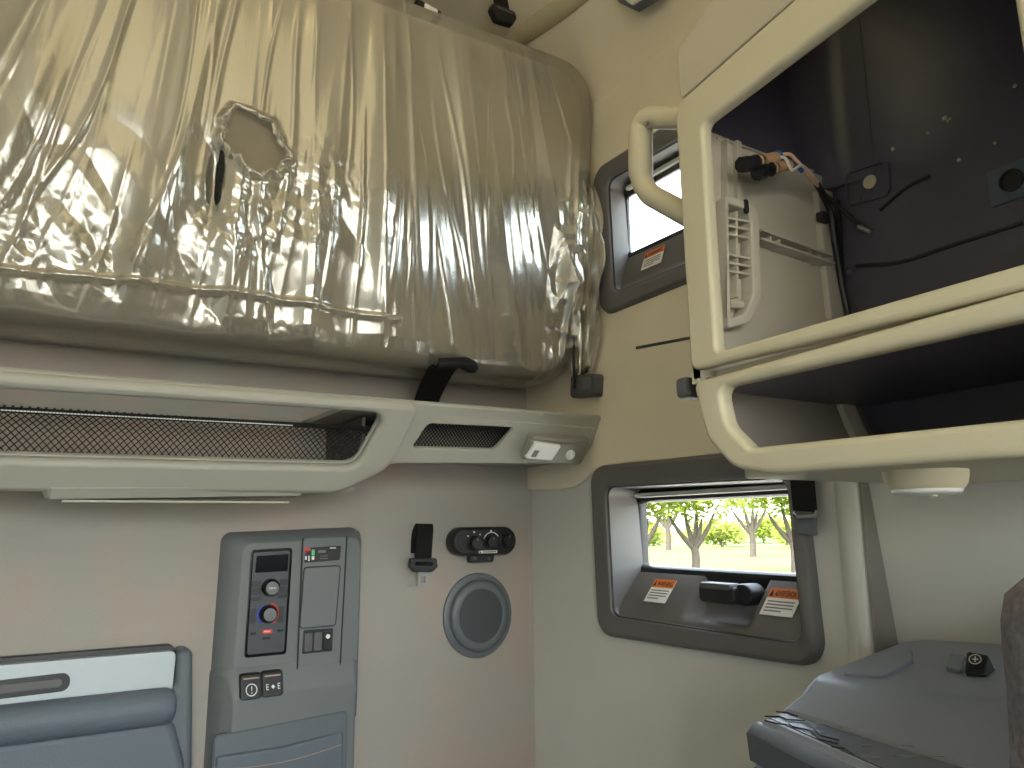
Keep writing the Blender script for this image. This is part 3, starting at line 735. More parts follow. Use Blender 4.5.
bm = bmesh.new(); pts = [CC(u, v, .0006) for u, v in rpoly(q((299.5, 628.5), (335.5, 625.5), (340.5, 565.5), (304, 567.5), w=CW+.004), .007, 5)]; tube(bm, pts+[pts[0]], .0011, 6); fin('panel_gap', bm, M_seamdk, cons)
# blank cover and switch bank
bm = bmesh.new(); slab(bm, CC, q((300, 628), (335, 625), (340, 566), (304.5, 568), w=CW+.004), .006, 0, .0016, .0012); fin('blank_cover', bm, M_cons, cons)
bm = bmesh.new(); slab(bm, CC, q((302, 654), (332, 651), (333, 628), (303.5, 630), w=CW+.004), .003, 0, .0022, .001); sb = fin('switch_bank', bm, M_black, cons)
for k, x in enumerate((308, 317.5, 327)):
    bq(x, 642-.9*k, .0083, .0185, CW+.006, 'rocker_switch', M_charc if k < 2 else M_black, sb, r=.002, th=.004)
uu, vv = ruv(328, 637, CW+.0105); text('switch_mark', '☉', rear(CW+.0105), uu, vv-.003, .012, M_ink, sb, align='CENTER')
bm = bmesh.new(); lathe(bm, rear(CW+.0100), uu, vv+.001, [(.0042, 0), (.0042, .0008), (.001, .0010)], 16); fin('switch_icon', bm, M_ink, sb)
# two big switches on the slope
def bigswitch(px, py):
    u, v = ruv(px, py, .062)
    def T(uu, vv, w=0): return RW(u+uu, v+vv, .060-vv*.34+w)
    bm = bmesh.new(); slab(bm, T, rrect(-.0215, -.022, .0215, .026), .007, -.012, .010, .005); s = fin('rocker_switch', bm, M_black, cons)
    bm = bmesh.new(); slab(bm, T, rrect(-.016, .0155, .016, .018), .0005, .009, .0104, .0002); fin('indicator', bm, M_stitch, s)
    return T, s
T, s = bigswitch(250.5, 687)
bm = bmesh.new(); pts = [T(.0105*math.cos(2*math.pi*k/28), -.004+.0105*math.sin(2*math.pi*k/28), .0104) for k in range(29)]; tube(bm, pts, .0011, 6); fin('symbol', bm, M_ink, s, label='white circle symbol')
text('symbol_bar', '!', T, .0005, -.0105, .019, M_ink, s, w=.0104, align='CENTER')
T, s = bigswitch(272, 684)
text('symbol', 'E', T, -.0115, -.0085, .0155, M_ink, s, w=.0104, align='CENTER', sx=.8); text('symbol', 'E', T, .0115, -.0085, .0155, M_ink, s, w=.0104, align='CENTER', sx=.8)
bm = bmesh.new(); loft(bm, [[T(.004*math.cos(k*math.pi/2), -.0035+.004*math.sin(k*math.pi/2), w) for k in range(4)] for w in (.0088, .0108)]); fin('symbol', bm, M_ink, s)
# stitched pocket in the lower part
P2 = rear(.0645)
pk = [ruv(212, 768, .066), ruv(345, 768, .066), ruv(347, 711, .066), ruv(215, 737, .066)]
pk[0] = (pk[0][0], .60); pk[1] = (pk[1][0], .60)
bm = bmesh.new(); slab(bm, P2, inset(pk, -.0022), .012, -.004, .0012, .001); pkt = fin('pocket', bm, M_consdk, cons, label='grey stitched pocket')
bm = bmesh.new(); slab(bm, P2, pk, .010, 0, .004, .002); fin('pocket_upper', bm, M_grey, pkt)
lp = [ruv(217, 756, .07), ruv(343, 731, .07)]
pl2 = [(pk[0][0]+.002, .602), (pk[1][0]-.002, .602), (lp[1][0], lp[1][1]), ((lp[0][0]+lp[1][0])/2, (lp[0][1]+lp[1][1])/2-.006), (lp[0][0]-.002, lp[0][1])]
bm = bmesh.new(); slab(bm, P2, pl2, .006, .003, .013, .008); fin('pocket_flap', bm, M_leath, pkt)
bm = bmesh.new()
for i in range(46):
    t = i/46; u = lp[0][0]+.004+(lp[1][0]-lp[0][0]-.008)*t; v = lp[0][1]+(lp[1][1]-lp[0][1])*t-.024-.010*math.sin(math.pi*t)
    tube(bm, [P2(u, v, .0135), P2(u+.0036, v+.0007, .0135)], .0009, 5)
fin('stitching', bm, M_stitch, pkt, label='tan stitches')

# ------------------------------------------------------------------ padded pocket at lower left and the white table leaf in it
pad = empty('wall_pocket', (-.1, 1.66, .55), 'grey padded wall pocket holding the white panel, lower left', 'pocket')
bm = bmesh.new()
ux = [ruv(196, 700, .05)[0], ruv(178, 690, .06)[0]]
# right rounded cheek
bm = bmesh.new()
ck = [(-1.05, .45), (.300, .45), (.304, .85), (.292, 1.070), (.262, 1.073), (.262, 1.00), (-1.05, .985)]
slab(bm, RW, ck, [.01, .01, .05, .03, .012, .02, .01], 0, .048, .014, 7); fin('pocket_back', bm, M_grey, pad, 50)
bm = bmesh.new()
rings = []
for x, s in ((-1.05, 1), (.225, 1), (.245, .97), (.258, .85), (.263, .5)):
    prof = []
    for k in range(14):
        a = math.radians(-100+250*k/13); prof.append((x, YR-.060-.030*s*math.cos(a), .982+.034*s*math.sin(a)-(.01)))
    prof.append((x, YR-.03, .955)); rings.append(prof)
loft(bm, rings); fin('roll', bm, M_leath, pad, 60)
bm = bmesh.new(); slab(bm, RW, [(-1.05, .45), (.285, .45), (.288, .86), (.262, .948), (-1.05, .945)], [.01, .03, .04, .03, .01], .03, .068, .018, 7); fin('pocket_front', bm, M_leath, pad, 50)
leaf = empty('table_leaf', (-.1, 1.68, .98), 'white flat panel with a dark grip slot, standing in the grey wall pocket', 'table leaf')
LW = rear(.030)
lt_ = ruv(176, 650, .04); ll_ = ruv(0, 667, .04)
lf = [(-1.0, .93), (.256, .93), (lt_[0], lt_[1]), (-1.0, lt_[1]+.004)]
bm = bmesh.new(); slab(bm, LW, lf, [.004, .004, .012, .004], 0, .018, .0025); fin('leaf_board', bm, M_white, leaf)
bm = bmesh.new(); slab(bm, rear(.012), [(-1.0, .95), (.262, .95), (.262, lt_[1]+.010), (-1.0, lt_[1]+.014)], [.004, .004, .016, .004], 0, .020, .003); fin('edge_trim', bm, M_black, leaf, label='black edge trim')
g0 = ruv(70, 682, .05); bm = bmesh.new(); slab(bm, rear(.0475), [(-.12, g0[1]-.019), (g0[0], g0[1]-.015), (g0[0], g0[1]+.017), (-.12, g0[1]+.012)], .014, 0, .0025, .001); sl2 = fin('grip_slot', bm, M_black, leaf, label='dark grip slot')
bm = bmesh.new(); slab(bm, rear(.0495), [(-.11, g0[1]-.010), (g0[0]-.012, g0[1]-.007), (g0[0]-.012, g0[1]+.008), (-.11, g0[1]+.005)], .007, 0, .003, .0015); fin('grip', bm, M_charc, sl2)

# ------------------------------------------------------------------ belt tongue on the rear wall
bt = empty('seat_belt_tongue', RW(.808, 1.16, .02), 'black seat belt loop with a buckle tongue hanging on the rear wall', 'seat belt')
def bt_pt(px, py, w): u, v = ruv(px, py, w); return RW(u, v, w)
bm = bmesh.new()
ribbon(bm, smoothpath([bt_pt(419, 553, .006), bt_pt(420, 535, .008), bt_pt(424, 525, .018), bt_pt(425, 531, .030), bt_pt(424, 545, .032), bt_pt(423, 560, .026), bt_pt(422.5, 566, .020)], 6), (1, 0, 0), .041, .006); fin('webbing', bm, M_web, bt)
T = rear(.024); tu = lambda x, y: ruv(x, y, .024)
bm = bmesh.new()
slab(bm, T, [tu(414, 572), tu(431, 572), tu(437, 567), tu(436, 558), tu(410, 558), tu(409, 567)], .006, -.006, .008, .004); tg = fin('tongue_body', bm, M_black, bt)
bm = bmesh.new(); slab(bm, T, [tu(414, 565.5), tu(431.5, 565.5), tu(431.5, 561.5), tu(414, 561.5)], .003, .0075, .0086, .0004); fin('webbing_slot', bm, M_gloss, tg)
panel('tongue_blade', T, rpoly([tu(417.5, 586), tu(426.5, 585.5), tu(427, 571), tu(418, 571)], .003), [rpoly([tu(420, 583), tu(424.5, 582.5), tu(425, 576), tu(420.5, 576)], .002)], -.001, .003, mat('satin_steel', lin(150, 150, 152), .35, .6), bt, b=.0005, label='metal tongue')

# ------------------------------------------------------------------ heater control, speaker
hc = empty('heater_control', RW(.98, 1.26, .03), 'black oval control box with three knobs above the round speaker', 'control box')
H = rear(0); hu = lambda x, y, w=.045: ruv(x, y, w)
A, Bq_ = hu(466, 542), hu(505, 541)
cv = (A[1]+Bq_[1])/2; r_ = .0345
pts = rrect(A[0]-.036, cv-r_+.001, Bq_[0]+.036, cv+r_+.001)
bm = bmesh.new(); R0 = lambda d: rpoly(inset(pts, d), r_-d, 12)
loft(bm, [ringmap(H, R0(.004), 0), ringmap(H, R0(0), .010), ringmap(H, R0(0), .036), ringmap(H, R0(.003), .043), ringmap(H, R0(.008), .046)]); hb = fin('control_box', bm, M_black, hc, 50)
bm = bmesh.new(); slab(bm, rear(.0458), inset(pts, .012), r_-.012, 0, .0015, .001, 10); fin('front_plate', bm, M_charc if False else M_black, hc)
Hf = rear(.047)
for x, y in ((475.5, 543.5), (491.5, 542), (507.5, 540.5)):
    u, v = ruv(x, y, .055); bm = bmesh.new(); lathe(bm, Hf, u, v, [(.019, 0), (.019, .003), (.0165, .005), (.0150, .018), (.013, .020), (.001, .020)], 32); kb = fin('knob', bm, M_black, hc)
    bm = bmesh.new(); slab(bm, Hf, rrect(u-.0012, v+.006, u+.0012, v+.0125), .0005, .0198, .0206, .0003); fin('pointer', bm, M_textgy, kb)
u, v = ruv(491.5, 541.5, .047); bm = bmesh.new(); tube(bm, [Hf(u+.0225*math.cos(math.radians(a)), v+.0225*math.sin(math.radians(a)), .0006) for a in range(35, 170, 9)], .0011, 5); fin('dial_arc', bm, M_ink, hc, label='white dial arc')
for x, y in ((474, 532), (468, 536), (480, 534.5), (491, 531), (501, 543.5)):
    u, v = ruv(x, y, .047); bm = bmesh.new(); cyl(bm, Hf, u, v, .0018 if y > 532.5 else .0026, 0, .0008, .0002, 10); fin('dial_mark', bm, M_ink, hc)
u, v = ruv(479, 553.5, .048); bm = bmesh.new(); slab(bm, Hf, rrect(u, v, u+.052, v+.0065), .001, 0, .0006, .0002, 2); np_ = fin('name_strip', bm, M_ink, hc, label='white name strip')
text('strip_text', 'HEATING', Hf, u+.011, v+.0012, .0055, M_textdk, np_, w=.0007, sx=1.3) if False else None
bm = bmesh.new(); loft(bm, [[Hf(u+.002, v+.001, w), Hf(u+.0085, v+.001, w), Hf(u+.002, v+.0055, w)] for w in (.0007, .0009)]); fin('strip_emblem', bm, M_textdk, np_)
for k in range(9):
    bm = bmesh.new(); x0 = u+.012+k*.0042; slab(bm, Hf, rrect(x0, v+.0014, x0+.0028, v+.0050), .0003, .0006, .0009, .0001, 1); fin('strip_letter', bm, M_textdk, np_)
bm = bmesh.new(); a4 = [hu(470, 563, .03), hu(494, 562, .03), hu(495, 552, .03), hu(471, 552, .03)]
slab(bm, rear(.012), a4, .006, 0, .018, .003); fin('bracket', bm, M_black, hc)
for x in (475, 489):
    u, v = ruv(x, 558.5, .03); bm = bmesh.new(); cyl(bm, rear(.0298), u, v, .0042, 0, .0022, .0006, 16); fin('bracket_screw', bm, M_charc, hc)

sp = empty('wall_speaker', RW(.957, .985, 0), 'round grey speaker set in the rear wall near the corner', 'speaker')
su, sv = .957, 1.086
def oval(M): return lambda u, v, w=0: M(su+(u-su)*.945, v, w)
O = oval(RW)
bm = bmesh.new(); lathe(bm, O, su, sv, [(.1015, 0), (.1015, .005), (.099, .0075), (.089, .009), (.087, .006), (.0855, .006)], 64); fin('flange', bm, M_speak, sp, 40)
bm = bmesh.new(); lathe(bm, O, su, sv, [(.0845, .004), (.0845, .012), (.082, .017), (.076, .0205), (.068, .0215), (.0632, .0200), (.0625, .0185)], 64, True, True); fin('cover_ring', bm, M_speak, sp, 50)
bm = bmesh.new(); lathe(bm, O, su, sv, [(.0635, .0190), (.063, .0212), (.05, .0225), (.001, .0232)], 64); fin('grille', bm, M_grille, sp, 60, label='dark fabric grille')

# ------------------------------------------------------------------ corner latch with a cord, slot in the side wall
cl = empty('corner_latch', (1.10, 1.485, 1.60), 'small dark grey latch block with a cord on the side wall above the shelf end', 'latch')
L_ = side(XS-.012); lu = lambda x, y: suv(x, y, XS-.035)
bm = bmesh.new(); slab(bm, L_, [lu(571, 398), lu(595, 396), lu(596, 373), lu(572, 375)], .010, 0, .030, .008); lb = fin('latch_block', bm, M_charc, cl)
bm = bmesh.new(); slab(bm, side(XS-.042), [lu(586, 391), lu(592.5, 390), lu(593, 377), lu(587, 378)], .004, 0, .006, .003); fin('latch_face', bm, M_bezel, lb)
bm = bmesh.new(); tube(bm, smoothpath([onX(574, 338, 1.062), onX(573.5, 360, 1.06), onX(574.5, 378, 1.066), onX(574, 388, 1.074)], 5), .0035, 8); fin('cord', bm, M_black, cl)
sd = [suv(636, 349.5, XS-.012), suv(690, 339.5, XS-.012), suv(690, 336.5, XS-.012), suv(636, 346.5, XS-.012)]
bm = bmesh.new(); slab(bm, side(XS-.0118), sd, .0008, 0, .0012, .0006); tag(fin('trim_3', bm, M_black), kind='structure')

# ------------------------------------------------------------------ overhead cabinet
FX = .70
cab = empty('overhead_cabinet', (.9, .45, 1.345), 'large beige open overhead cabinet with a dark back, upper right', 'cabinet')
FP = side(FX)
f = lambda x, y, X=FX: suv(x, y, X)
YF = -.16                                    # front (right) end, u = -Y
# upper face frame with its opening
def ext(p, q_, u):                           # extend line p->q to u
    t = (u-p[0])/(q_[0]-p[0]); return (u, p[1]+(q_[1]-p[1])*t)
uo_tl = f(676, 106); uo_bl = f(692, 371); uo_tr = ext(uo_tl, f(796, 0), YF); uo_br = ext(uo_bl, f(1024, 290), YF)
ui_tl = f(704, 124); ui_bl = f(718, 352); ui_tr = ext(ui_tl, f(866, 0), -.280); ui_br = ext(ui_bl, f(1024, 264), -.278)
upper_o = rpoly([uo_bl, uo_br, uo_tr, uo_tl], [.012, .01, .01, .02], 6)
upper_i = rpoly([ui_bl, ui_br, ui_tr, ui_tl], [.008, .008, .010, .010], 6)
panel('face_frame', FP, upper_o, [upper_i], -.016, .004, M_cab, cab, b=.006, ang=60)
# groove ledge along the bottom rail
gA = f(700, 372); gB = ext(f(700, 371), f(1024, 286), YF)
bm = bmesh.new(); slab(bm, FP, [(gA[0], gA[1]-.010), (gB[0], gB[1]-.010), (gB[0], gB[1]+.006), (gA[0], gA[1]+.004)], .002, -.04, -.026, .002); fin('groove', bm, M_hatch, cab)
rA = f(697, 366); rB = ext(f(697, 366), f(1024, 279), YF)
# lower bin
lo_tl = f(697, 383); lo_tr = ext(lo_tl, f(1024, 292), YF); lo_bl = f(775, 474); lo_br = (YF, lo_bl[1]-.004)
lower_o = rpoly([f(712, 440), f(738, 468), lo_bl, lo_br, lo_tr, lo_tl], [.03, .04, .03, .01, .01, .010], 6)
li = [f(755, 448), ext(f(755, 448), f(1024, 420), -.265), ext(f(724, 388), f(1024, 321), -.265), f(724, 388), f(732, 425)]
lower_i = rpoly(li, [.012, .012, .012, .012, .03], 6)
panel('lower_bin_front', FP, lower_o, [lower_i], -.014, .010, M_cab, cab, b=.007, ang=60)
# hatch above the frame (flat panel, up to the ceiling curve)
h1 = f(674, 100); h2 = f(673, 52)
hp = [(h1[0]+.002, h1[1]), ext(f(680, 98), f(790, 0), YF), (YF, 2.12), f(703, 0)]
hp = [f(676, 103), ext(f(676, 103), f(796, -3), YF), (YF, 2.30), (f(720, -40)[0], 2.30), f(706, 0), f(673, 50)]
bm = bmesh.new(); slab(bm, FP, [(hp[0][0]+.001, hp[0][1]+.006)]+[(p[0], p[1]+.006) for p in hp[1:2]]+hp[2:], .006, -.05, -.006, .004); fin('header_panel', bm, M_hatch, cab)
# box: end panel (rear end), front end, top, divider, floor, back
EY = .690; BXK = 1.015
z_top = ui_tl[1]+.012; z_div = f(716, 377)[1]; z_bot = lo_bl[1]
EP = lambda u, v, w=0: Vector((u, EY-w, v))     # plate facing forward, u = X
def euv(px, py, w=0): p = onY(px, py, EY-w); return (p.x, p.z)
eA, eB = euv(712, 132), euv(840, 183)
panel('end_panel', EP, rpoly([(FX+.01, z_div+.002), (1.09, z_div+.002), ext(eA, eB, 1.09), ext(eA, eB, FX+.01)], .004), [], -.014, 0, M_cabin, cab, b=.001, label='pale inner end panel with moulded ribs')
arc = [(BXK-.0612+.06*math.cos(math.radians(a)), EY-.044+.06*math.sin(math.radians(a))) for a in range(0, 91, 15)]
arc = [(BXK-.0012, EY-.075)]+arc+[(FX+.034, EY+.016)]
zb_ = min(eA[1], eB[1])-.02
bm = bmesh.new(); loft(bm, [[(x, y, z) for x, y in arc[:-1]]+[(FX+sh_, EY+.016, z), (FX+sh_, EY+.024, z), (BXK+.016, EY+.024, z), (BXK+.016, EY-.075, z)] for z, sh_ in ((zb_, .034), (1.90, .034), (2.06, .12), (2.185, .17))]); fin('back_panel_return', bm, M_dkpaint, cab)
edge_c = [(f(699, 385)[0], z_div-.002)]+[tuple(p) for p in (f(701, 397), f(708, 420), f(716, 440), f(728, 456), f(744, 468), f(775, 473))]
for nm_, mm_, i0, i1 in (('bin_outer_shell', M_cab, 0, .004), ('bin_end_panel', M_binend, .004, .010), ('flange_strip', M_cabin, .010, .018)):
    bm = bmesh.new(); o0 = [(u+i0, v+i0*.6) for u, v in edge_c]; o1 = [(u+i1, v+i1*.6) for u, v in edge_c]
    loft(bm, [[Vector((x, -u, v)) for u, v in o0+list(reversed(o1))] for x in ((FX+.006, 1.10) if nm_ != 'flange_strip' else (.955, .985))]); fin(nm_, bm, mm_, cab, 50)
bm = bmesh.new(); a_, b_ = Vector(EP(*euv(752, 384, .028), .028)), Vector(EP(*euv(842, 396, .028), .028)); tube(bm, [a_, b_], .003, 6); fin('rib', bm, M_cabin, cab)
bm = bmesh.new(); box(bm, (BXK, .14, z_bot+.004), (BXK+.012, EY-.002, 2.185)); fin('back_panel', bm, M_dkpaint, cab, label='dark painted back panel')
bm = bmesh.new(); loft(bm, [[(x, .16, z+dz), (x, EY-.001, z+dz), (x, EY-.001, z+dz+.010), (x, .16, z+dz+.010)] for x, z, dz in ((FX+.012, 2.19, .0), (BXK+.01, 2.17, 0))]); fin('top_panel', bm, M_dkpaint, cab)
bm = bmesh.new(); loft(bm, [[(x, .16, z_div-.014+zo), (x, EY-.001, z_div-.014), (x, EY-.001, z_div-.004), (x, .16, z_div-.004+zo)] for x, zo in ((FX+.02, .012), (BXK, .012))]); fin('shelf_board', bm, M_dkpaint, cab)
bm = bmesh.new(); slab(bm, lambda u, v, w=0: Vector((v, -u, z_bot-.001-w)), [(-.640, FX+.01), (-.16, FX+.01), (-.16, XP-.005), (-.640, XP-.005)], .02, -.012, 0, .003); fin('bottom_panel', bm, M_cab, cab)
bm = bmesh.new(); box(bm, (FX+.01, .155, z_bot), (1.15, .165, 2.2)); fin('front_end_panel', bm, M_cabin, cab)
# rear outside of the cabinet end, closes it towards the window wall
bm = bmesh.new(); loft(bm, [[(FX+.01, EY+.016, z), (1.115, EY+.04, z), (1.115, EY+.02, z), (FX+.01, EY+.001, z)] for z in (z_div, eA[1]-.012)]); fin('outer_end', bm, M_cab, cab)
# mouldings on the end panel
def edge_rib(a, b, th, wd, nm='rib'):
    A, B2 = Vector(euv(*a)), Vector(euv(*b)); n = (B2-A).normalized(); n = Vector((-n.y, n.x))*th/2
    bm = bmesh.new(); slab(bm, EP, [tuple(A-n), tuple(B2-n), tuple(B2+n), tuple(A+n)], .0008, -.002, wd, .001, 2); return fin(nm, bm, M_cabin, cab)
edge_rib((751, 234), (822, 259), .004, .020); edge_rib((751, 243), (824, 267), .004, .020)
for a, b in (((763, 236), (763, 248)), ((772, 239), (772, 252)), ((803, 250), (803, 262)), ((812, 253), (812, 266))): edge_rib(a, b, .004, .014)
edge_rib((735, 143), (736, 205), .010, .008); edge_rib((716, 138), (812, 172), .003, .004)
edge_rib((722, 142), (722, 212), .004, .012)
fl = [euv(826, 322), euv(843, 318), euv(826, 195), euv(812, 192)]
bm = bmesh.new(); slab(bm, EP, fl, .004, 0, .010, .004); fin('flange_strip', bm, M_cabin, cab)
# long boss with an inner pocket
bo = [euv(716, 332), euv(738, 327), euv(750, 300), euv(747, 218), euv(738, 207), euv(714, 201)]
bi = [euv(716, 322), euv(732, 318), euv(741, 298), euv(739, 224), euv(733, 214), euv(716, 209)]
panel('boss', EP, rpoly(bo, [.004, .03, .03, .02, .02, .004], 6), [rpoly(bi, [.003, .02, .02, .012, .012, .003], 6)], 0, .022, M_cabin, cab, b=.003)
for y in (222, 230, 238, 258, 266, 274): edge_rib((717, y), (746, y+5), .0035, .018)
edge_rib((728, 215), (729, 300), .004, .016)
bm = bmesh.new(); u, v = euv(728, 308); tube(bm, [EP(u-.014, v, .012), EP(u+.012, v+.003, .012)], .006, 10); fin('spigot', bm, M_cabin, cab)
u, v = euv(734, 212); bm = bmesh.new(); slab(bm, EP, rrect(u-.004, v-.010, u+.004, v+.010), .003, .020, .0235, .001); fin('clip', bm, M_black, cab)
u, v = euv(822, 219, .01); bm = bmesh.new(); slab(bm, rear(YR-EY+.01), rrect(u-.014, v-.007, u+.010, v+.007), .002, 0, .012, .002); fin('clip', bm, M_black, cab)
# details of the dark back: pressed square with a beige disc, sealant lines, fasteners, plate with a round hole
BK = side(BXK); k_ = lambda x, y: suv(x, y, BXK)
bm = bmesh.new(); frame(bm, BK, [k_(846, 208), k_(892, 196), k_(890, 158), k_(846, 172)], [k_(849, 204), k_(889, 193), k_(887, 162), k_(849, 175)], .012, .010, [('o', 0, 0), ('o', .001, .004), ('i', .001, .004), ('i', 0, 0)]); fin('pressed_square', bm, M_dkpaint, cab)
u, v = k_(870, 182); bm = bmesh.new(); cyl(bm, BK, u, v, .0105, 0, .002, .0006, 28); fin('disc', bm, M_beige, cab, label='small beige disc')
u, v = k_(858, 199); bm = bmesh.new(); cyl(bm, BK, u, v, .006, 0, .002, .0006, 20); fin('plug', bm, M_charc, cab)
for x, y, r in ((893, 149, .003), (928, 133, .0022), (945, 118, .0034), (950, 119, .0022), (959, 160, .0024), (995, 143, .0022), (948, 121, .002), (1015, 86, .0026), (729+0, 0, 0)):  # fastener heads; their beige puts in the small glints
    if r:
        u, v = k_(x, y); bm = bmesh.new(); lathe(bm, BK, u, v, [(r, 0), (r, .001), (r*.6, .0025), (.0003, .003)], 12); fin('rivet_glint', bm, M_beige, cab)
for x, y in ((906, 379), (989, 364)):
    u, v = k_(x, y); bm = bmesh.new(); lathe(bm, BK, u, v, [(.003, 0), (.003, .001), (.002, .0025), (.0003, .003)], 12); fin('rivet_glint', bm, M_beige, cab)
pl = [k_(992, 208), k_(1040, 192), k_(1040, 152), k_(987, 173)]
bm = bmesh.new(); slab(bm, BK, pl, .002, 0, .003, .001); pp = fin('cover_plate', bm, M_plate, cab, label='slate cover plate with a round grommet')
u, v = k_(1013, 181); bm = bmesh.new(); lathe(bm, BK, u, v, [(.0145, .002), (.0145, .006), (.012, .0065), (.011, .004), (.001, .0035)], 28); fin('grommet', bm, M_black, pp)
for pts in ([(856, 266), (900, 262), (950, 246), (1024, 222)], [(880, 210), (905, 188), (930, 176)], [(845, 330), (842, 260), (838, 200)], [(905, 350), (960, 340), (1024, 326)]):
    bm = bmesh.new(); tube(bm, smoothpath([onX(x, y, BXK-.001) for x, y in pts], 6), .0028, 6); fin('sealant_bead', bm, M_seam, cab)
for x, y in ((848, 272),):
    p = onX(x, y, BXK-.006); bm = bmesh.new(); tube(bm, [p+Vector((.006, 0, 0)), p], [.006, .004], 10); fin('bolt', bm, M_metal, cab)
# grab handle on the rear end
def hp_(x, y, X): return onX(x, y, X)
path = [hp_(694, 116, .735), hp_(648, 118, .735), hp_(640, 130, .735), hp_(638, 186, .735), hp_(652, 200, .735), hp_(700, 222, .735)]
path = roundpath([hp_(698, 119, .742), hp_(640, 117, .735), hp_(641, 190, .735), hp_(702, 223, .742)], .035, 8)
bm = bmesh.new(); tube(bm, path, [.0165+(.002 if 6 < i < 12 else 0) for i in range(len(path))], 16); gh = fin('grab_handle', bm, M_cab, cab, 60)
bm = bmesh.new(); p = hp_(647, 124, .712); tube(bm, [p, p+Vector((-.003, 0, 0))], .004, 10); fin('screw', bm, M_metal, gh)
# pivot button at the left corner below the frame
bm = bmesh.new(); p = onX(694, 388, .735); slab(bm, lambda u, v, w=0: Vector((.735+u, p.y-w, p.z+v)), rrect(-.02, -.014, .02, .014), .008, -.012, .004, .004); fin('hinge_cap', bm, M_charc, cab)

# dome light under the cabinet
dl = empty('dome_light', (.84, .45, z_bot), 'round white dome light under the overhead cabinet', 'ceiling light')
pc = onX(925, 474, .80); cx_, cy_ = .80, pc.y
DL = lambda u, v, w=0: Vector((cx_+u, cy_+v, z_bot-.003-w))
bm = bmesh.new(); lathe(bm, DL, 0, 0, [(.041, -.002), (.041, .003), (.039, .012), (.036, .016), (.035, .0175)], 56); fin('lamp_base', bm, M_cab, dl, 50)
bm = bmesh.new(); lathe(bm, DL, 0, 0, [(.034, .0165), (.034, .0195), (.032, .022), (.020, .0238), (.001, .0245)], 56); fin('lens', bm, M_lens, dl, 50)
bm = bmesh.new(); lathe(bm, DL, -.010, -.012, [(.004, .022), (.004, .0255), (.003, .0262), (.0005, .0264)], 20); fin('push_button', bm, M_cab, dl)

# wiring hanging in the cabinet corner
wh = empty('wiring_harness', EP(.80, 1.70, .06), 'loose wiring harness with two tan connectors hanging in the overhead cabinet', 'wiring')
def wp(x, y, w): u, v = euv(x, y, w); return EP(u, v, w)
for (a, b_, c_) in (((741, 165), (752, 163), (776, 157)), ((757, 173), (767, 170), (789, 165))):
    pa, pb, pcx = wp(*a, .05), wp(*b_, .05), wp(*c_, .05)
    bm = bmesh.new(); tube(bm, [pb, pb.lerp(pcx, .15), pb.lerp(pcx, .5), pb.lerp(pcx, .55), pcx], [.007, .0085, .0085, .0075, .0075], 18); cn = fin('connector', bm, M_tan, wh, label='tan connector')
    bm = bmesh.new(); tube(bm, [pa, pb.lerp(pa, .3), pb.lerp(pa, .3), pb, pb.lerp(pcx, .15)], [.0108, .0108, .0085, .0085, .0105], 8); fin('connector_cap', bm, M_black, cn, label='black cap')
    bm = bmesh.new(); tube(bm, [pb.lerp(pcx, .28), pb.lerp(pcx, .36)], .0092, 18); fin('connector_ring', bm, M_metal, cn)
for pts, m_, r, nm in (([(776, 157, .05), (788, 154, .055), (796, 160, .055), (806, 172, .05), (818, 186, .035)], M_wireo, .0026, 'wire'),
                   ([(776, 158, .05), (785, 158, .06), (792, 170, .06), (803, 166, .055), (819, 184, .035)], M_wirew, .0022, 'wire'),
                   ([(789, 165, .05), (800, 166, .052), (808, 176, .048), (820, 188, .034)], M_wireo, .0024, 'wire'),
                   ([(772, 156, .052), (779, 152, .054), (783, 160, .056)], M_wireb, .0028, 'tape'),
                   ([(788, 166, .052), (796, 166, .054), (802, 171, .052)], M_wireb, .0034, 'tape')):
    bm = bmesh.new(); tube(bm, smoothpath([wp(*p) for p in pts], 6), r, 8); fin(nm, bm, m_, wh, label={M_wireo: 'orange wire', M_wirew: 'pale wire', M_wireb: 'blue tape'}[m_])
bm = bmesh.new(); tube(bm, smoothpath([wp(817, 184, .036), wp(823, 195, .03), wp(831, 215, .022), wp(836, 250, .018), wp(843, 290, .016), wp(848, 316, .015)], 6), .0048, 10); fin('loom', bm, M_black, wh)
bm = bmesh.new(); tube(bm, smoothpath([onX(820, 190, .985), onX(840, 208, .99), onX(862, 228, 1.0)], 6), .0032, 8); fin('loom_branch', bm, M_black, wh)
bm = bmesh.new(); p = onX(864, 229, 1.0); tube(bm, [p+Vector((0, .008, .006)), p+Vector((.004, -.008, -.006))], [.0055, .004], 10); fin('branch_plug', bm, M_metal, wh)

# ------------------------------------------------------------------ belt beside the lower window
sb_ = empty('seat_belt', (1.09, .85, 1.30), 'dark seat belt with a metal guide hanging beside the lower window', 'seat belt')
Bp = lambda x, y, X: onX(x, y, X)
bm = bmesh.new(); ribbon(bm, [Bp(800, 455, 1.088), Bp(803, 490, 1.088), Bp(805.5, 516, 1.088)], (0, 1, 0), .046, .003); fin('webbing', bm, M_web, sb_)
G = side(1.088); gu = lambda x, y: suv(x, y, 1.085)
bm = bmesh.new(); slab(bm, G, [gu(798, 534), gu(815, 536), gu(814, 512), gu(796, 511)], .004, -.004, .006, .003); fin('guide_plate', bm, M_grey, sb_, label='blue grey guide plate')
bm = bmesh.new(); tube(bm, [Bp(795, 512, 1.083), Bp(799, 517, 1.078), Bp(815, 516, 1.078), Bp(817, 511, 1.083)], .0035, 8); fin('guide_bar', bm, M_metal, sb_)

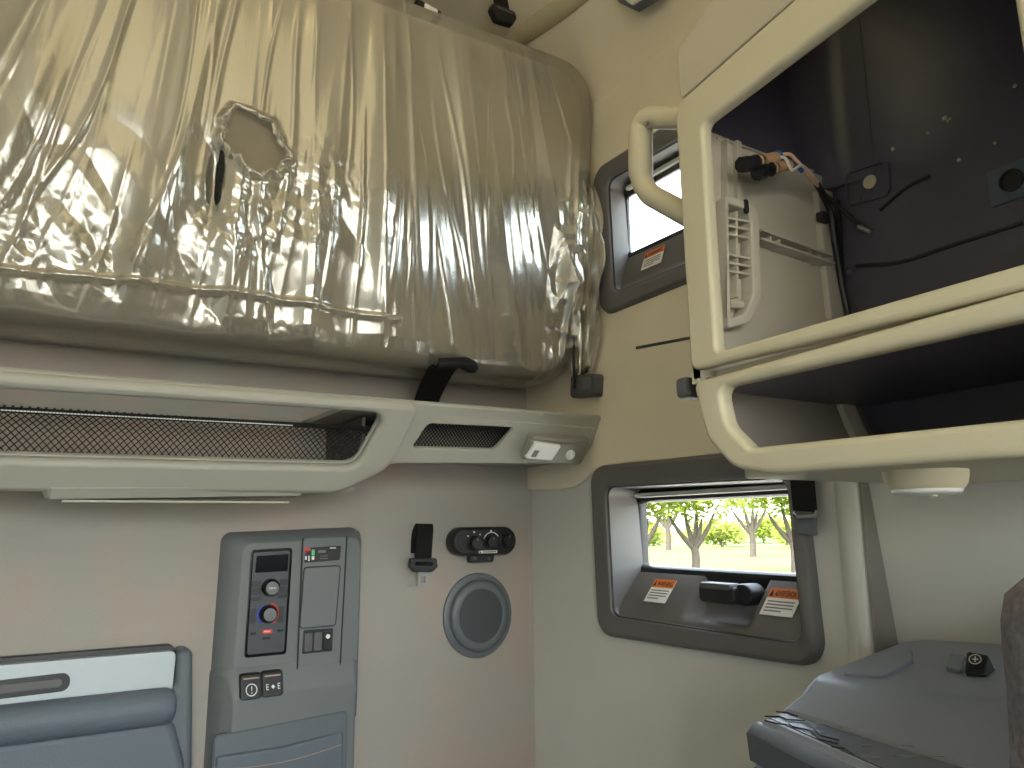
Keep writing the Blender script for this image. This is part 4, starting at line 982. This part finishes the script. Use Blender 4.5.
# ------------------------------------------------------------------ low unit behind the passenger seat
un = empty('side_unit', (1.0, .5, .6), 'dark grey moulded unit with a charging pad below the overhead cabinet', 'cabinet')
YE = .72
def ep(x, y, Y=YE): p = onY(x, y, Y); return (p.x, p.z)
XB = 1.168
def unit_profile(pts, Y):
    A, B_, B2, C_, D_, E_, F_ = [ep(x, y, Y) for x, y in pts]
    return [(XB, .40), (XB, A[1]), (A[0]+(XB-A[0])*.3, A[1]+.001), (B_[0]+.02, B_[1]+.008), (B_[0]+.004, B_[1]), (B2[0], B2[1]-.003), (C_[0]+.003, C_[1]+.006), (C_[0]-.002, C_[1]), (D_[0]+.004, D_[1]), (D_[0]-.002, D_[1]-.006), E_, (F_[0]+.004, F_[1]-.01), (F_[0]+.008, .40)], A, B_, C_, D_
P0, pA, pB, pC, pD = unit_profile([(884, 644), (803, 682), (797, 690), (778, 711.5), (757, 717), (748, 733), (749, 752)], YE)
Y1 = .40
P1, qA, qB, qC, qD = unit_profile([(1140, 662), (1052, 716), (1046, 726), (1030, 788), (963, 808), (952, 836), (955, 866)], Y1)
def prof_at(y):
    t = (YE-y)/(YE-Y1); return [(a[0]+(b[0]-a[0])*t if a[0] < XB-.001 else XB, a[1]+(b[1]-a[1])*t if a[1] > .401 else .40) for a, b in zip(P0, P1)]
bm = bmesh.new(); rings = []
for y, g in ((YE, -.010), (YE-.004, -.004), (YE-.014, 0), (.56, 0), (.40, 0), (.335, 0), (.33, -.006)):
    rings.append([(x-(g if x < XB-.01 else 0), y, z+(g if z > .45 else 0)) for x, z in prof_at(y)])
loft(bm, rings); fin('unit_body', bm, M_unit, un, 22)
def plane3(o, a, b):
    o, a, b = Vector(o), Vector(a), Vector(b); N = (a-o).cross(b-o).normalized()
    if N.z < 0: N = -N
    return o, N
o_, TOPN = plane3((pB[0], YE, pB[1]+.004), (pA[0], YE, pA[1]+.001), (qB[0], Y1, qB[1]+.004))
def onPl(px, py, o, N):
    d = ray(px, py); return CAM+d*((o-CAM).dot(N)/d.dot(N))
def basis(o, N):
    e1 = Vector((0, -1, 0)); e1 = (e1-N*e1.dot(N)).normalized(); e2 = N.cross(e1)
    if e2.x < 0: e2 = -e2
    T = lambda u, v, w=0: o+e1*u+e2*v+N*w
    def inv(px, py): p = onPl(px, py, o, N)-o; return (p.dot(e1), p.dot(e2))
    return T, inv
TP, tuv = basis(o_, TOPN)
bm = bmesh.new(); slab(bm, TP, [tuv(842, 676), tuv(885, 679), tuv(913, 662), tuv(912, 650), tuv(896, 650)], .008, -.004, .004, .003); fin('top_facet', bm, M_unit, un)
oP = onPl(975, 676, o_, TOPN); NP2 = (TOPN+Vector((-.75, -.25, 0))).normalized()
TQ, quv = basis(oP, NP2)
bm = bmesh.new(); slab(bm, TQ, [quv(964, 673), quv(986, 676), quv(989, 655), quv(966, 651)], .004, -.035, .001, .003); cp = fin('charging_pad', bm, M_btn, un, label='dark charging pad')
bm = bmesh.new(); slab(bm, TP, [tuv(946, 669), tuv(963, 673), tuv(966, 657), tuv(950, 655)], .004, -.004, .003, .003); fin('pad_rest', bm, M_unit2, cp)
c0 = quv(975.5, 660)
def px_r(dx, dy): q_ = quv(975.5+dx, 660+dy); return TQ(q_[0], q_[1], .0014)
bm = bmesh.new(); tube(bm, [px_r(6*math.cos(2*math.pi*k/28), 4.6*math.sin(2*math.pi*k/28)) for k in range(29)], .0006, 6); fin('symbol_ring', bm, M_ink, cp)
for dx, dy in ((3, 0), (0, 2.6)):
    bm = bmesh.new(); tube(bm, [px_r(-dx, -dy), px_r(dx, dy)], .0008, 6); fin('symbol_bar', bm, M_ink, cp)
# ledge with pressed lines
o2, TRN = plane3((pC[0]-.002, YE, pC[1]), (pD[0]+.004, YE, pD[1]), (qD[0]+.004, Y1, qD[1]))
TR, ruv2 = basis(o2, TRN)
dC = Vector((qC[0]-.004, Y1, qC[1])); dD = Vector((qD[0]+.006, Y1, qD[1])); sC = Vector((pC[0]-.004, YE-.014, pC[1])); sD = Vector((pD[0]+.006, YE-.014, pD[1]))
bm = bmesh.new(); loft(bm, [[a+TRN*w for a in (sD, dD, dC, sC)] for w in (-.003, .0014)]); tr_ = fin('tray', bm, M_unit2, un, label='glossy dark ledge with pressed lines')
for pts in ([(776, 713), (787, 713.7), (797.5, 717.5)], [(765, 717.7), (780, 717.5), (787.5, 721), (806, 722)], [(765, 721.7), (778, 725), (787.5, 726)], [(789, 725), (792.5, 728), (810, 731.7), (820, 741), (838, 745)], [(806, 722), (812, 728), (821, 737), (839, 741.5)], [(832, 748), (845, 750), (853, 756)]):
    bm = bmesh.new(); tube(bm, [TR(*ruv2(*p), .0016) for p in pts], .0010, 6); fin('pressed_line', bm, M_black, tr_)
for a_, b_ in (((813, 724.7), (820, 725.5)), ((823.5, 725.8), (827, 726.2)), ((838, 728), (843, 729)), ((862, 747), (872, 748)), ((862, 758.2), (881, 759.2)), ((894, 758), (914, 759)), ((902, 747), (914, 748)), ((925, 757.5), (945, 758.5))):
    bm = bmesh.new(); tube(bm, [TR(*ruv2(*a_), .002), TR(*ruv2(*b_), .002)], .0008, 6); fin('glint_tick', bm, M_metal, tr_)  # bright metal ticks put in for glints along the ledge
# shelf edge lower on the front face
bm = bmesh.new(); rings = []
for y in (YE+.001, .56, .40, .34):
    P_ = prof_at(y); d_, e_, f_ = P_[9], P_[10], P_[11]
    rings.append([(x-k*.0025+(.004 if k < 0 else 0), y, z) for k, (x, z) in [(1, d_), (1, e_), (1, f_), (-1, f_), (-1, e_), (-1, d_)]])
loft(bm, rings); fin('front_fascia', bm, M_fasc, un)
bm = bmesh.new(); rings = []
for y in (YE-.004, .56, .40, .34):
    p = prof_at(y)[11]; rings.append([(p[0]+.012, y, p[1]-.004), (p[0]-.008, y, p[1]-.010), (p[0]-.012, y, p[1]-.03), (p[0]-.002, y, p[1]-.06), (p[0]+.012, y, p[1]-.065)])
loft(bm, rings); fin('lower_lip', bm, M_charc, un)

# passenger seat back, only its inner rear corner shows
seat = empty('passenger_seat', (.86, .18, .0), 'dark knit seat back at the right edge beside the charging pad', 'seat')
bm = bmesh.new(); rings = []
sil = [(onY(x, y, .276).x-.016, onY(x, y, .276).z) for x, y in ((1016, 790), (1014, 740), (1011, 690), (1007, 655), (1005, 622), (1009, 596), (1016, 573), (1026, 556))]
sil = [(sil[0][0]-.01, .45), (sil[0][0]-.01, .85)]+sil+[(sil[-1][0]+.04, sil[-1][1]+.008)]
for i, (x0, z) in enumerate(sil):
    g = 0 if i < 8 else -.012*(i-7)
    rings.append([(x, y, z) for x, y in rpoly([(x0, .12-g), (1.10+g, .12-g), (1.10+g, .292+g), (x0, .292+g)], .055, 6)])
loft(bm, rings); fin('backrest', bm, M_seatf, seat, 60)
bm = bmesh.new(); rings = []
for z, g in ((.42, -.03), (.43, 0), (.53, 0), (.55, -.02), (.56, -.05)):
    rings.append([(x, y, z) for x, y in rpoly([(.60-g, -.38-g), (1.12+g, -.38-g), (1.12+g, .14), (.60-g, .14)], .06, 6)])
loft(bm, rings); fin('cushion', bm, M_seatf, seat, 60)
bm = bmesh.new(); box(bm, (.68, -.28, 0), (1.05, .20, .43)); fin('pedestal', bm, M_black, seat)

# ------------------------------------------------------------------ hanging buckle and lamp at the ceiling
hb_ = empty('hanging_buckle', onY(505, 5, 1.48), 'black buckle on a strap hanging from the ceiling above the bunk', 'buckle')
K0 = onY(503, 14, 1.46)
bm = bmesh.new(); ribbon(bm, [K0+Vector((0, .02, .10)), K0+Vector((0, .012, .05)), K0], (1, 0, 0), .042, .004); fin('webbing', bm, M_web, hb_)
KB = lambda u, v, w=0: K0+Vector((u, -w, v))
bm = bmesh.new(); slab(bm, KB, [(-.024, -.030), (.024, -.026), (.036, -.004), (.030, .014), (-.034, .014), (-.040, -.004)], .008, -.008, .010, .005); fin('buckle_body', bm, M_black, hb_)
bm = bmesh.new(); slab(bm, KB, rrect(-.024, .002, .024, .008), .002, .010, .012, .001); fin('buckle_bar', bm, M_charc, hb_)
cl_ = empty('headliner_lamp', onX(630, 0, 1.09), 'grey and white lamp on the upper side wall, cut by the top edge', 'lamp')
LP = side(1.055); lv = lambda x, y: suv(x, y, 1.04)
bm = bmesh.new(); slab(bm, LP, [lv(618, 2), lv(632, 9), lv(657, -6), lv(650, -30), lv(612, -26)], .008, -.006, .018, .006); fin('lamp_base', bm, M_grey, cl_)
bm = bmesh.new(); slab(bm, LP, [lv(628, 2), lv(634, 6), lv(652, -6), lv(646, -20), lv(622, -16)], .005, .016, .024, .004); fin('lens', bm, M_lens, cl_)

# warm dome lamp on the ceiling, above the bunk's left part (out of the frame)
wd = empty('ceiling_lamp', (.30, .75, 2.60), 'round warm ceiling lamp above the bunk', 'ceiling light')
WD = lambda u, v, w=0: Vector((.30+u, .75+v, 2.645-w))
bm = bmesh.new(); lathe(bm, WD, 0, 0, [(.085, 0), (.085, .012), (.078, .02), (.07, .022)], 40); fin('lamp_base', bm, M_cab, wd)
M_warm = mat('warm_lens', lin(255, 236, 190), .4, .4, emit=(1, .80, .38, 1), estr=3)
bm = bmesh.new(); lathe(bm, WD, 0, 0, [(.066, .018), (.066, .026), (.05, .034), (.001, .036)], 40); fin('lens', bm, M_warm, wd)
ld = bpy.data.lights.new('ceiling_lamp_light', 'POINT'); ld.energy = 3.2; ld.color = (1, .83, .42); ld.shadow_soft_size = .30
lo = bpy.data.objects.new('ceiling_lamp_light', ld); COL.objects.link(lo); lo.location = (.30, .75, 2.32)

# ------------------------------------------------------------------ outdoors: lawn and trees
M_grass = mat('lawn', lin(84, 96, 48), .9, .2, bump=.6, bscale=8, var=.22, vscale=.6)
M_trunk = mat('bark', lin(74, 66, 60), .9, .2, bump=.8, bscale=12, var=.2)
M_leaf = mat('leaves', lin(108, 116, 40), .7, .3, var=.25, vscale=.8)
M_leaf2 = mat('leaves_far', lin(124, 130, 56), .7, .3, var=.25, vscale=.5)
for m_ in (M_leaf, M_leaf2):
    nt = m_.node_tree; b = nt.nodes['Principled BSDF']; o = nt.nodes['Material Output']
    tr = nt.nodes.new('ShaderNodeBsdfTranslucent'); tr.inputs[0].default_value = lin(150, 168, 50); mx = nt.nodes.new('ShaderNodeMixShader'); mx.inputs[0].default_value = .5
    nt.links.new(b.outputs[0], mx.inputs[1]); nt.links.new(tr.outputs[0], mx.inputs[2]); nt.links.new(mx.outputs[0], o.inputs[0])
GZ = -1.25
bm = bmesh.new()
N = 60
vs = [[bm.verts.new((-20+220*i/N, -60+280*j/N, GZ+.25*mnoise.noise(Vector((i*.6, j*.6, 0))))) for i in range(N+1)] for j in range(N+1)]
for j in range(N):
    for i in range(N): bm.faces.new((vs[j][i], vs[j][i+1], vs[j+1][i+1], vs[j+1][i]))
g = fin('lawn', bm, M_grass, ang=180); tag(g, kind='structure')
M_conc = mat('bounce_concrete', lin(178, 172, 162), .9, .2, bump=.4, bscale=20, var=.06, vscale=.8)
bm = bmesh.new(); box(bm, (-90, -90, GZ-.2), (14, 90, GZ+.28)); tag(fin('bounce_lot', bm, M_conc), kind='structure')  # unseen pale ground added to bounce neutral sunlight up into the cab
def leaf_mesh(bm, c, rad, n, size, rnd):
    for _ in range(n):
        while True:
            p = Vector((rnd.uniform(-1, 1), rnd.uniform(-1, 1), rnd.uniform(-1, 1)))
            if .25 < p.length < 1: break
        p = c+Vector((p.x*rad[0], p.y*rad[1], p.z*rad[2]))
        a = Vector((rnd.gauss(0, 1), rnd.gauss(0, 1), rnd.gauss(0, 1))).normalized(); b = a.orthogonal().normalized(); s = size*rnd.uniform(.6, 1.3)
        q = [p+a*s, p+b*s*.5, p-a*s, p-b*s*.5]
        bm.faces.new([bm.verts.new(x) for x in q])
def tree(px, dist, trunk_h, r, crown, label, leaf, seed, n=900, group=None, lean=0):
    rnd = random.Random(seed); d = ray(px, 540); d.z = 0; d.normalize()
    b = Vector((d.x*dist, d.y*dist, GZ-.1)); t = empty('tree', b, label, 'tree', group)
    side_v = Vector((d.y, -d.x, 0))
    fork = b+Vector((0, 0, trunk_h))+side_v*lean
    bm = bmesh.new(); tube(bm, smoothpath([b, b+Vector((0, 0, .3)), b.lerp(fork, .6)+side_v*.05, fork], 4), [r*1.5, r*1.25, r*1.1, r, r, r, r, r, r, r*.95, r*.95, r*.9, r*.9], 10)
    ends = []
    for k, (sx, up_) in enumerate(((-1.3, 2.2), (-.5, 2.9), (.25, 3.0), (1.2, 2.4), (.5, 2.0))):
        e = fork+side_v*sx*trunk_h*.55+d*rnd.uniform(-1, 1)+Vector((0, 0, up_*trunk_h*.42)); ends.append(e)
        m1 = fork.lerp(e, .5)+side_v*sx*.12
        tube(bm, smoothpath([fork-Vector((0, 0, .2)), m1, e], 4), [r*.62]*3+[r*.5]*2+[r*.38]*2+[r*.2]*2, 8)
    fin('trunk', bm, M_trunk, t, 60, recalc=True)
    bm = bmesh.new()
    for e in ends+[fork+Vector((0, 0, crown*1.3))]:
        leaf_mesh(bm, e+Vector((0, 0, crown*.45)), (crown*.75, crown*.75, crown*.55), n//6, .20, rnd)
    fin('foliage', bm, leaf, t, 180, weld=False, recalc=False)
    return t
tree(694, 40, 1.6, .22, 2.8, 'near tree with a forked grey trunk in the lower window', M_leaf, 1, 2200)
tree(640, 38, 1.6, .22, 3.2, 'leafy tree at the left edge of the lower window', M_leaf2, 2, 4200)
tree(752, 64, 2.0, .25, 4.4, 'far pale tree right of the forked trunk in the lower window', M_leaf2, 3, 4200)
tree(793, 44, 1.7, .22, 3.4, 'leafy tree at the right edge of the lower window', M_leaf, 4, 4200)
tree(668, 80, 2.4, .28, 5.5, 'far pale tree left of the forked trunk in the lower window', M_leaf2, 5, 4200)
def shrub(px, dist, w, hgt, label, leaf, seed):
    rnd = random.Random(seed); d = ray(px, 540); d.z = 0; d.normalize()
    b = Vector((d.x*dist, d.y*dist, GZ-.1)); t = empty('shrub', b, label, 'shrub', 'shrubs beyond the lawn')
    bm = bmesh.new()
    for k in range(4): tube(bm, [b, b+Vector((rnd.uniform(-.3, .3)*w, rnd.uniform(-.3, .3)*w, hgt*.6))], [.06, .02], 6)
    fin('stems', bm, M_trunk, t)
    bm = bmesh.new()
    for k in range(6): leaf_mesh(bm, b+Vector((rnd.uniform(-.6, .6)*w, rnd.uniform(-.6, .6)*w, hgt*rnd.uniform(.35, .75))), (w*.6, w*.6, hgt*.42), 420, .24, rnd)
    fin('foliage', bm, leaf, t, 180, weld=False, recalc=False)
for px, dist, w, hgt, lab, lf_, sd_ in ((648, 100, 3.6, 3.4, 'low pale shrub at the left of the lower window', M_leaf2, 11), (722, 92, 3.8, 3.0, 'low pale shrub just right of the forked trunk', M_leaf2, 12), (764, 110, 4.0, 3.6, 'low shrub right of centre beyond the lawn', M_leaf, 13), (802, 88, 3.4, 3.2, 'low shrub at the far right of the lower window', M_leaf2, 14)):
    shrub(px, dist, w, hgt, lab, lf_, sd_)
